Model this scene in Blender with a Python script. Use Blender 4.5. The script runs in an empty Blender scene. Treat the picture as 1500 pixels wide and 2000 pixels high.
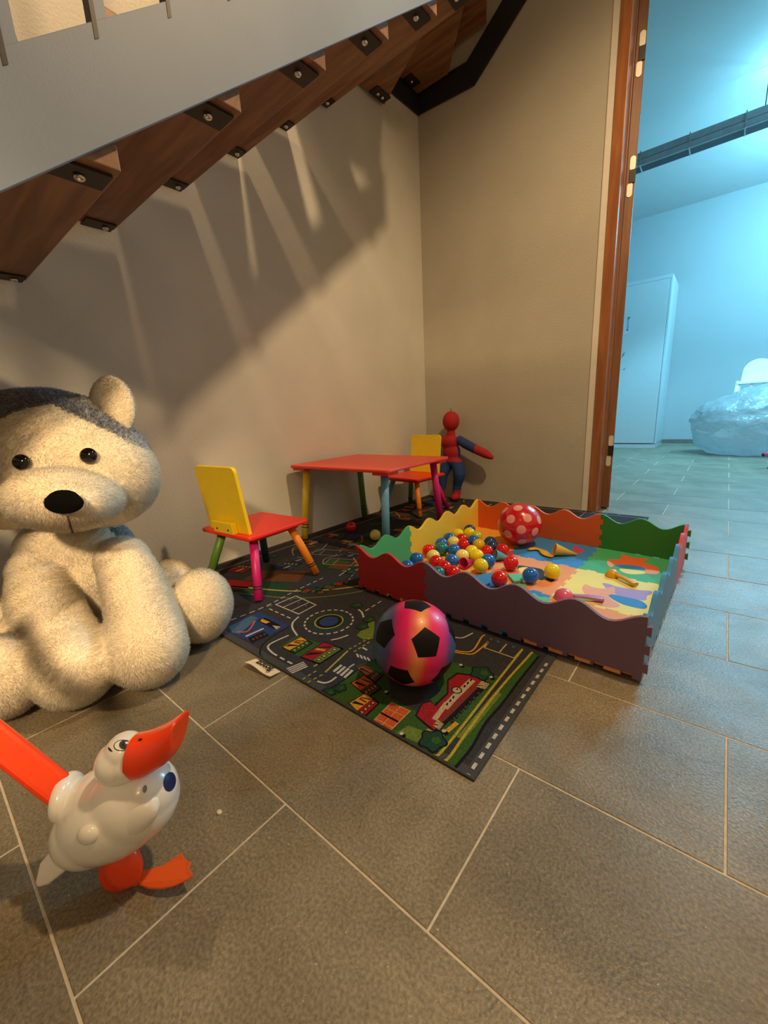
import bpy, bmesh, math, random
import numpy as np
from mathutils import Vector, Matrix, noise
random.seed(7); rng = np.random.default_rng(7)
S = bpy.context.scene; COL = S.collection
PI = math.pi
# ---------------------------------------------------------------- camera
F = 791.72; PITCH, ROLL, YAW = 0.23663825, -0.05306345, 0.70022934
CAM = Vector((1.80966, -2.71553, 0.66))
fw = Vector((-math.sin(YAW)*math.cos(PITCH), math.cos(YAW)*math.cos(PITCH), -math.sin(PITCH)))
rt = fw.cross(Vector((0, 0, 1))).normalized(); up = rt.cross(fw)
RT = rt*math.cos(ROLL) + up*math.sin(ROLL); UP = -rt*math.sin(ROLL) + up*math.cos(ROLL); FW = fw
cd = bpy.data.cameras.new('camera'); cam = bpy.data.objects.new('camera', cd); COL.objects.link(cam)
cd.sensor_fit = 'HORIZONTAL'; cd.sensor_width = 36; cd.lens = 36*F/1500; cd.clip_start = .02
cam.matrix_world = Matrix(((RT.x, UP.x, -FW.x, CAM.x), (RT.y, UP.y, -FW.y, CAM.y), (RT.z, UP.z, -FW.z, CAM.z), (0, 0, 0, 1)))
S.camera = cam
# ---------------------------------------------------------------- world, lamps, exposure
w = bpy.data.worlds.new('world'); S.world = w; w.use_nodes = True
w.node_tree.nodes['Background'].inputs[0].default_value = (.5, .42, .33, 1)
w.node_tree.nodes['Background'].inputs[1].default_value = .05
S.view_settings.view_transform = 'Standard'; S.view_settings.look = 'None'
S.view_settings.exposure = 0.0; S.view_settings.gamma = 1
def point(name, loc, col, power, r):
    l = bpy.data.lights.new(name, 'POINT'); l.color = col; l.energy = power; l.shadow_soft_size = r
    o = bpy.data.objects.new(name, l); o.location = loc; COL.objects.link(o); return o
def spot(name, loc, rot, col, power, ang, blend, r):
    l = bpy.data.lights.new(name, 'SPOT'); l.color = col; l.energy = power; l.shadow_soft_size = r; l.spot_size = math.radians(ang); l.spot_blend = blend
    o = bpy.data.objects.new(name, l); o.location = loc; o.rotation_euler = rot; COL.objects.link(o); return o
def area(name, loc, rot, col, power, sx, sy):
    l = bpy.data.lights.new(name, 'AREA'); l.shape = 'RECTANGLE'; l.size = sx; l.size_y = sy; l.color = col; l.energy = power
    o = bpy.data.objects.new(name, l); o.location = loc; o.rotation_euler = rot; COL.objects.link(o); return o
WARM = (1, .68, .36); COOL = (.22, .71, 1)
spot('room_downlight', (2.25, -1.45, 3.12), (0, 0, 0), WARM, 222, 158, .6, .07)
spot('stair_lamp', (.33, -2.1, 2.95), (math.radians(6), 0, 0), WARM, 62, 100, .4, .05)
q_ = Vector((.40-2.6, -2.52+4.0, .33-1.95)).to_track_quat('-Z', 'Y').to_euler()
spot('dog_fill', (2.6, -4.0, 1.95), q_, WARM, 345, 30, .85, .12)  # unseen narrow fill added to brighten the plush dog, no fixture here
point('hall_lamp', (2.6, -3.9, 2.7), WARM, 10, .2)
spot('far_lamp', (1.88, 2.38, 2.62), (0, 0, 0), COOL, 265, 126, .35, .10)
point('far_fill', (2.7, 3.3, 2.72), COOL, 300, .15)  # unseen fill added to brighten the far room's walls and floor
area('far_uplight', (2.5, 2.38, 2.93), (PI, 0, 0), COOL, 36, 1.2, .08)
# ---------------------------------------------------------------- helpers
def ray(x, y): return RT*((x-750)/F) - UP*((y-1000)/F) + FW
def at(x, y, d): return CAM + ray(x, y)*d
def fl(x, y, z=0):
    d = ray(x, y); return CAM + d*((z-CAM.z)/d.z)
def pl(x, y, ax, v):
    d = ray(x, y); return CAM + d*((v-CAM[ax])/d[ax])
MATS = {}
def mat(name, col, rough=.5, var=.06, scale=20, bump=0, bscale=60, metal=0, coat=0, trans=0, emit=0, col2=None, spec=None, space='Object', dist=.002, sheen=0):
    if name in MATS: return MATS[name]
    m = bpy.data.materials.new(name); m.use_nodes = True; nt = m.node_tree; N = nt.nodes; L = nt.links
    b = N['Principled BSDF']; b.inputs['Roughness'].default_value = rough; b.inputs['Metallic'].default_value = metal
    b.inputs['Coat Weight'].default_value = coat; b.inputs['Transmission Weight'].default_value = trans
    b.inputs['Sheen Weight'].default_value = sheen
    if spec is not None: b.inputs['Specular IOR Level'].default_value = spec
    if emit:
        b.inputs['Emission Color'].default_value = (*col, 1); b.inputs['Emission Strength'].default_value = emit
    if space == 'World': src = N.new('ShaderNodeNewGeometry').outputs['Position']
    else: src = N.new('ShaderNodeTexCoord').outputs['Object']
    nz = N.new('ShaderNodeTexNoise'); nz.inputs['Scale'].default_value = scale; nz.inputs['Detail'].default_value = 4
    L.new(src, nz.inputs['Vector'])
    r = N.new('ShaderNodeValToRGB'); c2 = col2 or tuple(c*(1-2*var) for c in col); c1 = tuple(min(1, c*(1+var)) for c in col)
    r.color_ramp.elements[0].position = .3; r.color_ramp.elements[1].position = .7
    r.color_ramp.elements[0].color = (*c2, 1); r.color_ramp.elements[1].color = (*c1, 1)
    L.new(nz.outputs['Fac'], r.inputs['Fac']); L.new(r.outputs['Color'], b.inputs['Base Color'])
    if bump:
        n2 = N.new('ShaderNodeTexNoise'); n2.inputs['Scale'].default_value = bscale; n2.inputs['Detail'].default_value = 3
        L.new(src, n2.inputs['Vector'])
        bp = N.new('ShaderNodeBump'); bp.inputs['Strength'].default_value = bump; bp.inputs['Distance'].default_value = dist
        L.new(n2.outputs['Fac'], bp.inputs['Height']); L.new(bp.outputs['Normal'], b.inputs['Normal'])
    MATS[name] = m; return m
def wood(name, c1, c2, rough=.4, axis=0, scale=9, stretch=10):
    if name in MATS: return MATS[name]
    m = mat(name, c1, rough); nt = m.node_tree; N = nt.nodes; L = nt.links; b = N['Principled BSDF']
    tc = N.new('ShaderNodeNewGeometry'); mp = N.new('ShaderNodeMapping')
    s = [stretch, stretch, stretch]; s[axis] = 1.0; mp.inputs['Scale'].default_value = s
    L.new(tc.outputs['Position'], mp.inputs['Vector'])
    nz = N.new('ShaderNodeTexNoise'); nz.inputs['Scale'].default_value = scale/3; nz.inputs['Detail'].default_value = 6; nz.inputs['Distortion'].default_value = .6
    L.new(mp.outputs['Vector'], nz.inputs['Vector'])
    r = N.new('ShaderNodeValToRGB'); r.color_ramp.elements[0].position = .35; r.color_ramp.elements[1].position = .65
    r.color_ramp.elements[0].color = (*c2, 1); r.color_ramp.elements[1].color = (*c1, 1)
    L.new(nz.outputs['Fac'], r.inputs['Fac'])
    for l in list(b.inputs['Base Color'].links): L.remove(l)
    L.new(r.outputs['Color'], b.inputs['Base Color']); return m
def attr_mat(name, rough=.4, coat=0):
    m = bpy.data.materials.new(name); m.use_nodes = True; nt = m.node_tree; b = nt.nodes['Principled BSDF']
    a = nt.nodes.new('ShaderNodeAttribute'); a.attribute_name = 'paint'
    nt.links.new(a.outputs['Color'], b.inputs['Base Color']); b.inputs['Roughness'].default_value = rough; b.inputs['Coat Weight'].default_value = coat
    return m
ORG = {}
class MB:
    def __init__(s): s.v = []; s.f = []; s.m = []; s.s = []
    def add(s, vs, fs, mi=0, sm=False):
        o = len(s.v); s.v += [Vector(v) for v in vs]
        for f in fs: s.f.append([i+o for i in f]); s.m.append(mi); s.s.append(sm)
        return s
    def box(s, lo, hi, mi=0, M=None):
        x0, y0, z0 = lo; x1, y1, z1 = hi
        vs = [Vector(p) for p in ((x0,y0,z0),(x1,y0,z0),(x1,y1,z0),(x0,y1,z0),(x0,y0,z1),(x1,y0,z1),(x1,y1,z1),(x0,y1,z1))]
        if M: vs = [M @ v for v in vs]
        return s.add(vs, [(0,3,2,1),(4,5,6,7),(0,1,5,4),(1,2,6,5),(2,3,7,6),(3,0,4,7)], mi)
    def prism(s, poly, M=None, h0=0, h1=.01, mi=0, sm=False):
        n = len(poly); a = sum(poly[i][0]*poly[(i+1)%n][1]-poly[(i+1)%n][0]*poly[i][1] for i in range(n))
        if a < 0: poly = poly[::-1]
        vs = [Vector((p[0], p[1], h0)) for p in poly] + [Vector((p[0], p[1], h1)) for p in poly]
        if M: vs = [M @ v for v in vs]
        return s.add(vs, [tuple(range(n-1, -1, -1)), tuple(range(n, 2*n))] + [(i, (i+1)%n, (i+1)%n+n, i+n) for i in range(n)], mi, sm)
    def tube(s, pts, rad, n=14, mi=0, caps=True, sm=True, up_=None, prof=None):
        pts = [Vector(p) for p in pts]
        if not hasattr(rad, '__len__'): rad = [rad]*len(pts)
        vs = []; fr = None
        for i, p in enumerate(pts):
            t = (pts[min(i+1, len(pts)-1)]-pts[max(i-1, 0)]).normalized()
            if fr is None:
                a = Vector(up_) if up_ else (Vector((0,0,1)) if abs(t.z) < .9 else Vector((1,0,0)))
                fr = (a - t*a.dot(t)).normalized()
            else: fr = (fr - t*fr.dot(t)).normalized()
            b = t.cross(fr)
            for k in range(n):
                if prof: c, d = prof[k]
                else: c, d = math.cos(2*PI*k/n), math.sin(2*PI*k/n)
                vs.append(p + (fr*c + b*d)*rad[i])
        fs = []
        for i in range(len(pts)-1):
            for k in range(n):
                k2 = (k+1) % n; fs.append((i*n+k, i*n+k2, (i+1)*n+k2, (i+1)*n+k))
        s.add(vs, fs, mi, sm)
        if caps:
            o = len(s.v)-len(vs)
            s.f.append([o+k for k in range(n-1, -1, -1)]); s.m.append(mi); s.s.append(False)
            s.f.append([o+(len(pts)-1)*n+k for k in range(n)]); s.m.append(mi); s.s.append(False)
        return s
    def ell(s, c, r, R=None, nu=24, nv=14, mi=0):
        c = Vector(c); r = (r, r, r) if not hasattr(r, '__len__') else r
        vs = []
        for j in range(nv+1):
            th = PI*j/nv
            for i in range(nu):
                ph = 2*PI*i/nu
                p = Vector((r[0]*math.sin(th)*math.cos(ph), r[1]*math.sin(th)*math.sin(ph), r[2]*math.cos(th)))
                vs.append(c + (R @ p if R else p))
        fs = [(j*nu+i, (j+1)*nu+i, (j+1)*nu+(i+1)%nu, j*nu+(i+1)%nu) for j in range(nv) for i in range(nu)]
        return s.add(vs, fs, mi, True)
    def lathe(s, prof, M=None, n=24, mi=0, sm=True):
        vs = []
        for r, z in prof:
            for k in range(n):
                v = Vector((r*math.cos(2*PI*k/n), r*math.sin(2*PI*k/n), z)); vs.append(M @ v if M else v)
        fs = [(j*n+k, j*n+(k+1)%n, (j+1)*n+(k+1)%n, (j+1)*n+k) for j in range(len(prof)-1) for k in range(n)]
        return s.add(vs, fs, mi, sm)
    def build(s, name, mats, parent=None, bevel=0, seg=2, local=False, merge=True):
        me = bpy.data.meshes.new(name)
        if parent is not None: og = Vector((0,0,0)) if local else ORG.get(parent.name, Vector((0,0,0)))
        elif local: og = Vector((0,0,0))
        else:
            xs = [v.x for v in s.v]; ys = [v.y for v in s.v]; zs = [v.z for v in s.v]
            og = Vector(((min(xs)+max(xs))/2, (min(ys)+max(ys))/2, min(zs)))
        me.from_pydata([v-og for v in s.v], [], s.f)
        for m in (mats if isinstance(mats, (list, tuple)) else [mats]): me.materials.append(m)
        me.polygons.foreach_set('material_index', s.m); me.polygons.foreach_set('use_smooth', s.s)
        if merge:
            bm = bmesh.new(); bm.from_mesh(me); bmesh.ops.remove_doubles(bm, verts=bm.verts, dist=1e-6)
            bmesh.ops.recalc_face_normals(bm, faces=bm.faces)
            bm.to_mesh(me); bm.free()
        o = bpy.data.objects.new(name, me); COL.objects.link(o)
        if parent is not None: o.parent = parent; ORG[o.name] = og
        else: o.location = og; ORG[o.name] = og
        if bevel:
            md = o.modifiers.new('bevel', 'BEVEL'); md.width = bevel; md.segments = seg; md.limit_method = 'ANGLE'; md.angle_limit = .7
            md.harden_normals = False
        return o
def tag(o, label=None, cat=None, group=None, kind=None):
    if label: o['label'] = label
    if cat: o['category'] = cat
    if group: o['group'] = group
    if kind: o['kind'] = kind
    return o
def empty(name, loc, rz=0):
    o = bpy.data.objects.new(name, None); COL.objects.link(o); o.location = loc; o.rotation_euler = (0, 0, rz)
    o.empty_display_size = .05; ORG[o.name] = Vector(loc); return o
def catmull(pts, k=6, closed=False):
    out = []; n = len(pts); P = [Vector(p) for p in pts]
    rngi = range(n if closed else n-1)
    for i in rngi:
        p0 = P[(i-1) % n] if closed or i > 0 else P[0]; p1 = P[i]; p2 = P[(i+1) % n]; p3 = P[(i+2) % n] if closed or i+2 < n else P[-1]
        for j in range(k):
            t = j/k
            out.append(.5*((2*p1)+(-p0+p2)*t+(2*p0-5*p1+4*p2-p3)*t*t+(-p0+3*p1-3*p2+p3)*t**3))
    if not closed: out.append(P[-1])
    return out
def frame(o, x, z):
    x = Vector(x).normalized(); z = Vector(z); z = (z-x*z.dot(x)).normalized(); y = z.cross(x)
    return Matrix(((x.x, y.x, z.x, o[0]), (x.y, y.y, z.y, o[1]), (x.z, y.z, z.z, o[2]), (0,0,0,1)))
# ---------------------------------------------------------------- materials of the room
def tile_mat():
    m = mat('slate_tile', (.30, .262, .20), .42, space='World'); nt = m.node_tree; N = nt.nodes; L = nt.links; b = N['Principled BSDF']
    g = N.new('ShaderNodeNewGeometry'); P = g.outputs['Position']
    def nz(sc, det=4, dist=0):
        n = N.new('ShaderNodeTexNoise'); n.inputs['Scale'].default_value = sc; n.inputs['Detail'].default_value = det; n.inputs['Distortion'].default_value = dist; L.new(P, n.inputs['Vector']); return n.outputs['Fac']
    r = N.new('ShaderNodeValToRGB'); e = r.color_ramp.elements
    e[0].position = .25; e[0].color = (.152, .129, .088, 1); e[1].position = .75; e[1].color = (.276, .238, .170, 1)
    L.new(nz(5, 6, .8), r.inputs['Fac'])
    r2 = N.new('ShaderNodeValToRGB'); e = r2.color_ramp.elements; e[0].position = .36; e[0].color = (.70, .68, .65, 1); e[1].position = .66; e[1].color = (1.22, 1.2, 1.15, 1)
    L.new(nz(210, 4), r2.inputs['Fac'])
    mx = N.new('ShaderNodeMixRGB'); mx.blend_type = 'MULTIPLY'; mx.inputs[0].default_value = 1; L.new(r.outputs[0], mx.inputs[1]); L.new(r2.outputs[0], mx.inputs[2])
    sp = N.new('ShaderNodeValToRGB'); e = sp.color_ramp.elements; e[0].position = .69; e[0].color = (0,0,0,1); e[1].position = .76; e[1].color = (.6,.6,.6,1)
    L.new(nz(170, 2), sp.inputs['Fac'])
    mx2 = N.new('ShaderNodeMixRGB'); L.new(sp.outputs[0], mx2.inputs[0]); L.new(mx.outputs[0], mx2.inputs[1]); mx2.inputs[2].default_value = (.55, .50, .41, 1)
    vn = nz(2.1, 3, 2.2); ab = N.new('ShaderNodeMath'); ab.operation = 'SUBTRACT'; L.new(vn, ab.inputs[0]); ab.inputs[1].default_value = .5
    ab2 = N.new('ShaderNodeMath'); ab2.operation = 'ABSOLUTE'; L.new(ab.outputs[0], ab2.inputs[0])
    vr = N.new('ShaderNodeMapRange'); vr.inputs[1].default_value = 0; vr.inputs[2].default_value = .006; vr.inputs[3].default_value = .80; vr.inputs[4].default_value = 1; L.new(ab2.outputs[0], vr.inputs[0])
    mv = N.new('ShaderNodeMixRGB'); mv.blend_type = 'MULTIPLY'; mv.inputs[0].default_value = 1; L.new(mx2.outputs[0], mv.inputs[1]); L.new(vr.outputs[0], mv.inputs[2]); mx2 = mv
    oi = N.new('ShaderNodeObjectInfo'); mr = N.new('ShaderNodeMapRange'); mr.inputs[3].default_value = .93; mr.inputs[4].default_value = 1.07
    L.new(oi.outputs['Random'], mr.inputs[0]); mx3 = N.new('ShaderNodeMixRGB'); mx3.blend_type = 'MULTIPLY'; mx3.inputs[0].default_value = 1
    L.new(mx2.outputs[0], mx3.inputs[1]); L.new(mr.outputs[0], mx3.inputs[2])
    for l in list(b.inputs['Base Color'].links): L.remove(l)
    L.new(mx3.outputs[0], b.inputs['Base Color'])
    rr = N.new('ShaderNodeMapRange'); rr.inputs[3].default_value = .32; rr.inputs[4].default_value = .55; L.new(nz(9, 5), rr.inputs[0]); L.new(rr.outputs[0], b.inputs['Roughness'])
    bp = N.new('ShaderNodeBump'); bp.inputs['Strength'].default_value = .55; bp.inputs['Distance'].default_value = .0016
    ad = N.new('ShaderNodeMath'); ad.operation = 'ADD'; L.new(nz(14, 5, 1.2), ad.inputs[0]); L.new(nz(200, 3), ad.inputs[1])
    L.new(ad.outputs[0], bp.inputs['Height']); L.new(bp.outputs['Normal'], b.inputs['Normal']); return m
TILE = tile_mat()
GROUT = mat('grout', (.60, .52, .40), .9, .08, 60, space='World')
PLASTER = mat('wall_plaster', (.62, .61, .56), .85, .035, 3, bump=.45, bscale=110, space='World', dist=.003)
WHITEWALL = mat('white_paint', (.37, .38, .39), .8, .01, 3, space='World', bump=.1, bscale=80)
TRIMW = mat('trim_white', (.74, .70, .62), .7, .02, space='World', bump=.3, bscale=60)
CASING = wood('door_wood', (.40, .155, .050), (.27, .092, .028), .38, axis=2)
STEEL = mat('stringer_paint', (.20, .245, .32), .55, .04, 4, space='World', bump=.1, bscale=300)
BLACKST = mat('black_steel', (.018, .018, .02), .5)
DARKBR = mat('dark_bracket', (.03, .022, .018), .45, metal=.4)
CHROME = mat('bolt_metal', (.75, .73, .70), .25, metal=1, var=.01)
TREADW = wood('tread_wood', (.30, .145, .062), (.17, .072, .028), .45, axis=0)
# ---------------------------------------------------------------- floor with its tiles
RY0, RP, TX0, TL = -2.4024, .3128, 1.5815, .5965
floor = tag(MB().box((-.3, -4.3, -.06), (3.9, 5.0, -.0012)).build('floor', GROUT), kind='structure')
tm = MB().box((-TL/2+.0018, -RP/2+.0018, -.012), (TL/2-.0018, RP/2-.0018, 0))
tile0 = None
for k in range(-6, 23):
    yc = RY0 + (k+.5)*RP
    if yc+RP/2 > 4.85: continue
    off = 0 if k % 2 == 0 else TL/2
    for j in range(-5, 6):
        xc = TX0 + off + (j+.5)*TL
        if xc-TL/2 < -.32 or xc+TL/2 > 3.85: continue
        if yc < -2.9 and xc < .2: continue
        if yc > 1.5 and xc > 3.3: continue
        if tile0 is None:
            tile0 = tm.build('tile', TILE, floor, bevel=.0006, seg=1, local=True)
            t = tile0
        else:
            t = tile0.copy(); COL.objects.link(t)
        t.location = Vector((xc, yc, random.uniform(-.0006, .0004))) - ORG[floor.name]
# ---------------------------------------------------------------- walls, ceiling, doorway
WH = 3.19
tag(MB().box((-.12, -4.3, 0), (0, 0, WH)).build('wall_left', PLASTER), kind='structure')
DT = .105
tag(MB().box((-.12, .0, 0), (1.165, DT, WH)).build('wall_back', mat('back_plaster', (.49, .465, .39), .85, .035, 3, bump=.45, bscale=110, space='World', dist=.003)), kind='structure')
tag(MB().box((2.34, .0, 0), (3.9, DT, WH)).box((1.165, 0, 2.86), (2.34, DT, WH)).build('wall_back_right', PLASTER), kind='structure')
tag(MB().box((-.4, 4.85, 0), (3.9, 4.97, WH)).build('wall_far', WHITEWALL), kind='structure')
tag(MB().box((-.42, DT, 0), (-.3, 4.85, WH)).build('wall_far_left', WHITEWALL), kind='structure')
tag(MB().box((3.8, DT, 0), (3.9, 4.85, WH)).build('wall_far_right', WHITEWALL), kind='structure')
tag(MB().box((3.8, -4.3, 0), (3.9, 0, WH)).build('wall_right', PLASTER), kind='structure')
tag(MB().box((-.12, -4.42, 0), (3.9, -4.3, WH)).build('wall_front', PLASTER), kind='structure')
tag(MB().box((-.42, -4.42, WH), (3.9, DT, WH+.1)).build('ceiling', PLASTER), kind='structure')
tag(MB().box((-.42, DT, WH), (3.9, 4.97, WH+.1)).build('ceiling_far', mat('ceiling_grey', (.50, .50, .50), .85, .01, 3)), kind='structure')
tag(MB().box((1.09, 4.835, 0), (3.8, 4.85, .065)).build('baseboard_far', mat('tile_skirting', (.13, .115, .09), .6)), kind='structure')
tag(MB().box((1.160, -.006, 0), (1.199, .02, 2.86)).build('trim_1', TRIMW, bevel=.004), kind='structure')
dr = tag(empty('door_1', (1.23, .05, 0)), kind='structure')
MB().box((1.199, -.012, 0), (1.250, .075, 2.86)).box((1.199, -.012, 2.80), (2.31, .075, 2.86)).box((2.25, -.012, 0), (2.31, .075, 2.80)).build('casing', CASING, dr, bevel=.003)
MB().box((1.2, .078, 0), (1.2535, .091, 2.86)).box((2.254, .078, 0), (2.31, DT-.002, 2.80)).build('jamb', CASING, dr, bevel=.002)
HZ = (2.345, 1.817, .370)
HM = mat('hinge_metal', (.74, .70, .58), .4, metal=.3, var=.02)
def stadium(w, h, n=8):
    r = w/2; p = []
    for i in range(n+1): a = PI*i/n; p.append((math.cos(a)*r, h/2-r+math.sin(a)*r))
    for i in range(n+1): a = PI+PI*i/n; p.append((math.cos(a)*r, -h/2+r+math.sin(a)*r))
    return p
# door leaf swung open into the far room: only its hinge edge shows from here
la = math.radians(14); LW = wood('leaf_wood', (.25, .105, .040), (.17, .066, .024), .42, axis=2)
LM = Matrix.Translation((1.254, .092, 0)) @ Matrix.Rotation(la, 4, 'Z')      # local x across the edge, local y along the leaf
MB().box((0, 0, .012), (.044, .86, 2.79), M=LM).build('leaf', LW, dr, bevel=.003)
XE = LM @ Matrix(((1,0,0,0),(0,0,-1,0),(0,1,0,0),(0,0,0,1)))
for zt in HZ:
    h = MB().box((.016, -.006, zt-.030), (.044, .004, zt+.030), M=LM).build('hinge', mat('hinge_dark', (.03, .025, .022), .4, metal=.5), dr)
    for dx, dz in ((.027, .060), (.021, -.062)):
        MB().prism(stadium(.026, .066), XE @ Matrix.Translation((dx, zt+dz, 0)), 0, .003).build('hinge_plate', HM, h)
# ---------------------------------------------------------------- staircase
st = tag(empty('staircase', (.45, -2.0, 0)), 'timber staircase with grey steel side plate climbing along the left wall', 'stairs')
def edge(y): return 1.036 + .757*(y+2.514)
SX0, SX1 = .866, .878
ylo, yhi = -3.78, -.80
P2 = frame((SX0, 0, 0), (0, 1, 0), (1, 0, 0))   # local x -> world y, local y -> world z
def YZ(poly): return [(p[0], p[1]) for p in poly]
MB().prism(YZ([(ylo, max(.0, edge(ylo))), (yhi, edge(yhi)), (yhi, edge(yhi)+.19), (ylo, edge(ylo)+.165)]), P2, 0, SX1-SX0).build('stringer', STEEL, st, bevel=.001)
for i in range(10):
    yb = -2.895 + .1437*i
    zb = edge(yb) + .158
    web = MB()
    # upright flat bar with curved feet blending into the plate
    pts = []
    for a in range(5): t = a/4*PI/2; pts.append((yb-.024+.016*math.sin(t)-.0, zb-.004+.030*(1-math.cos(t)) - .012))
    pl_ = [(yb-.002, zb-.02), (yb-.002, zb+.85)]
    pr_ = [(yb+.016, zb+.85)]
    for a in range(6): t = a/5*PI/2; pr_.append((yb+.016+.03*(1-math.cos(t)), zb+.042-.03*math.sin(t)))
    pr_.append((yb+.05, zb-.0))
    web.prism(pl_+pr_, P2, -.004, SX1-SX0-.001)
    bo = web.build('baluster', STEEL, st)
    MB().prism([(yb-.010, zb-.014), (yb-.0025, zb-.008), (yb-.0025, zb+.85), (yb-.010, zb+.85)], P2, -.012, SX1-SX0+.001).build('shade_strip', BLACKST, bo)  # black strip stands in for the shade on the bar's inner side face
hb = MB(); hb.prism([(-2.95, edge(-2.95)+.98), (-1.55, edge(-1.55)+.98), (-1.55, edge(-1.55)+1.03), (-2.95, edge(-2.95)+1.03)], frame((SX0-.01, 0, 0), (0, 1, 0), (1, 0, 0)), 0, .035)
hb.build('handrail', BLACKST, st, bevel=.004)
def tread(poly, z, br=()):
    MB().prism(poly, None, z, z+.045).build('tread', TREADW, st, bevel=.003)
    for (bx, by, ang, ln, bolts) in br:
        M_ = Matrix.Translation((bx, by, z)) @ Matrix.Rotation(ang, 4, 'Z')
        b = MB().box((-.032, -ln/2, -.006), (.032, ln/2, 0), M=M_).build('bracket', DARKBR, st)
        for q in bolts:
            MB().ell(M_ @ Vector((-.0, q, -.009)), (.0105, .0105, .007), nu=10, nv=6).build('bolt', CHROME, b)
for k in range(-4, 6):
    y1, z1 = -2.318 + .290*k + .0, 1.135 + .22*k
    tread([(.022, y1-.28), (.864, y1-.28), (.864, y1), (.022, y1)], z1, [(.812, y1-.075, 0, .13, (.018,)), (.048, y1-.055, 0, .09, (.02,))])
tread([(.022, -.80), (.864, -1.14), (.864, -.83), (.022, -.39)], 2.455, [(.06, -.475, 0, .12, (-.02, .02))])
tread([(.022, -.72), (.864, -.90), (.864, -.72), (.25, -.03), (.022, -.03)], 2.675, [(.06, -.15, 0, .10, (0,))])
tread([(.15, -.022), (.80, -.80), (.88, -.80), (.50, -.022)], 2.80, [(.26, -.06, PI/2, .09, (0,))])
tread([(.46, -.022), (.88, -.80), (.90, -.80), (.76, -.022)], 3.0)
# black inner stringer following the walls round the corner
ins = MB()
ins.prism([(-1.30, 2.05), (-.62, 2.555), (.0, 2.575), (.0, 2.70), (-.66, 2.70), (-1.40, 2.13)], frame((.0, 0, 0), (0, 1, 0), (1, 0, 0)), .004, .014)
ins.prism([(.004, 2.575), (.415, 2.553), (1.05, 3.05), (.90, 3.10), (.37, 2.69), (.004, 2.70)], frame((0, -.014, 0), (1, 0, 0), (0, -1, 0)) if False else Matrix(((1,0,0,0),(0,0,-1,-.004),(0,1,0,0),(0,0,0,1))), 0, .012)
ins.build('stringer', BLACKST, st)
# ---------------------------------------------------------------- far room
WHT = mat('white_laminate', (.46, .47, .48), .4, .01)
wd = tag(empty('wardrobe', (.55, 4.45, 0)), 'tall plain white wardrobe against the far wall beyond the doorway', 'wardrobe')
MB().box((.02, 4.125, 0.06), (1.085, 4.845, 2.215)).build('body', WHT, wd, bevel=.002)
MB().box((.04, 4.11, 0.0), (1.075, 4.84, .055)).build('plinth', WHT, wd, bevel=.002)
for a, b in ((.035, .545), (.560, 1.058)):
    MB().box((a, 4.103, .07), (b, 4.122, 2.165)).build('door', WHT, wd, bevel=.0015)
    MB().box((a-.006, 4.120, .064), (b+.006, 4.1248, 2.172)).build('door_gap', mat('gap_grey', (.12, .12, .12), .8), wd)
stk = [mat('sticker_purple', (.30, .27, .42), .6), mat('sticker_green', (.12, .22, .16), .6), mat('sticker_grey', (.5, .5, .55), .6)]
def decal(pix, mi):
    pp = [pl(x, y, 1, 4.101) for x, y in pix]
    MB().prism([(p.x, p.z) for p in pp], Matrix(((1,0,0,0),(0,0,-1,4.1028),(0,1,0,0),(0,0,0,1))), 0, .0012).build('sticker', stk[mi], wd)
decal([(1218, 642), (1232, 645), (1230, 650), (1222, 653), (1216, 653)], 2)
decal([(1224, 646), (1226, 625), (1229, 625), (1227, 646)], 0)
decal([(1225, 626), (1226, 619), (1231, 618), (1230, 623)], 1)
decal([(1216, 691), (1221, 687), (1219, 693), (1214, 700)], 1)
decal([(1216, 722), (1222, 718), (1219, 723)], 1)
# hanging cable trunking with its wire
ct = tag(empty('cable_trunking', (1.7, 2.36, 2.78)), 'grey cable trunking hung under the far room ceiling', 'trunking')
TG = mat('trunking_grey', (.36, .38, .40), .45, metal=.2)
MB().box((.2, 2.30, 2.835), (3.7, 2.43, 2.895)).build('channel', TG, ct, bevel=.006)
MB().box((.2, 2.29, 2.785), (3.7, 2.32, 2.830)).build('rail', TG, ct, bevel=.004)
MB().box((.2, 2.325, 2.79), (3.7, 2.45, 2.832)).build('underside_channel', mat('trunk_dark', (.05, .055, .07), .5), ct)
for i in range(9):
    MB().box((.55+i*.37, 2.284, 2.78), (.558+i*.37, 2.436, 2.90)).build('joint_clip', TG, ct)
tag(MB().tube([(1.775, 2.36, 2.89), (1.772, 2.36, 3.188)], .004, 6).build('hanging_wire', BLACKST, ct))
# plastic bag
bm = bmesh.new(); bmesh.ops.create_icosphere(bm, subdivisions=5, radius=1)
for v in bm.verts:
    p = v.co.copy(); n = p.normalized()
    an = math.atan2(n.z-.1, n.y); rd = max(0, n.x+1)
    r = 1 + .075*(1-2*abs(noise.noise(Vector((an*2.6, rd*1.3, 4))))) + .05*(1-2*abs(noise.noise(Vector((an*5.5, rd*2.1, 9))))) + .08*noise.noise(n*1.7+Vector((3, 1, 0))) + .04*abs(noise.noise(Vector((n.x*2.2, n.y*5, n.z*6)))) + .02*(1-abs(noise.noise(n*7+Vector((9,2,1)))))*noise.noise(n*3) - .02*abs(noise.noise(n*9))
    q = n*r; q = Vector((q.x*.60, q.y*.36, q.z*.40 if q.z > 0 else q.z*.36))
    v.co = Vector((q.x+2.12 + .05*q.z, q.y+3.55, max(0, q.z+.315)))
me = bpy.data.meshes.new('plastic_bag'); bm.to_mesh(me); bm.free()
for p in me.polygons: p.use_smooth = True
me.transform(Matrix.Translation((-2.12, -3.55, 0)))
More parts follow.
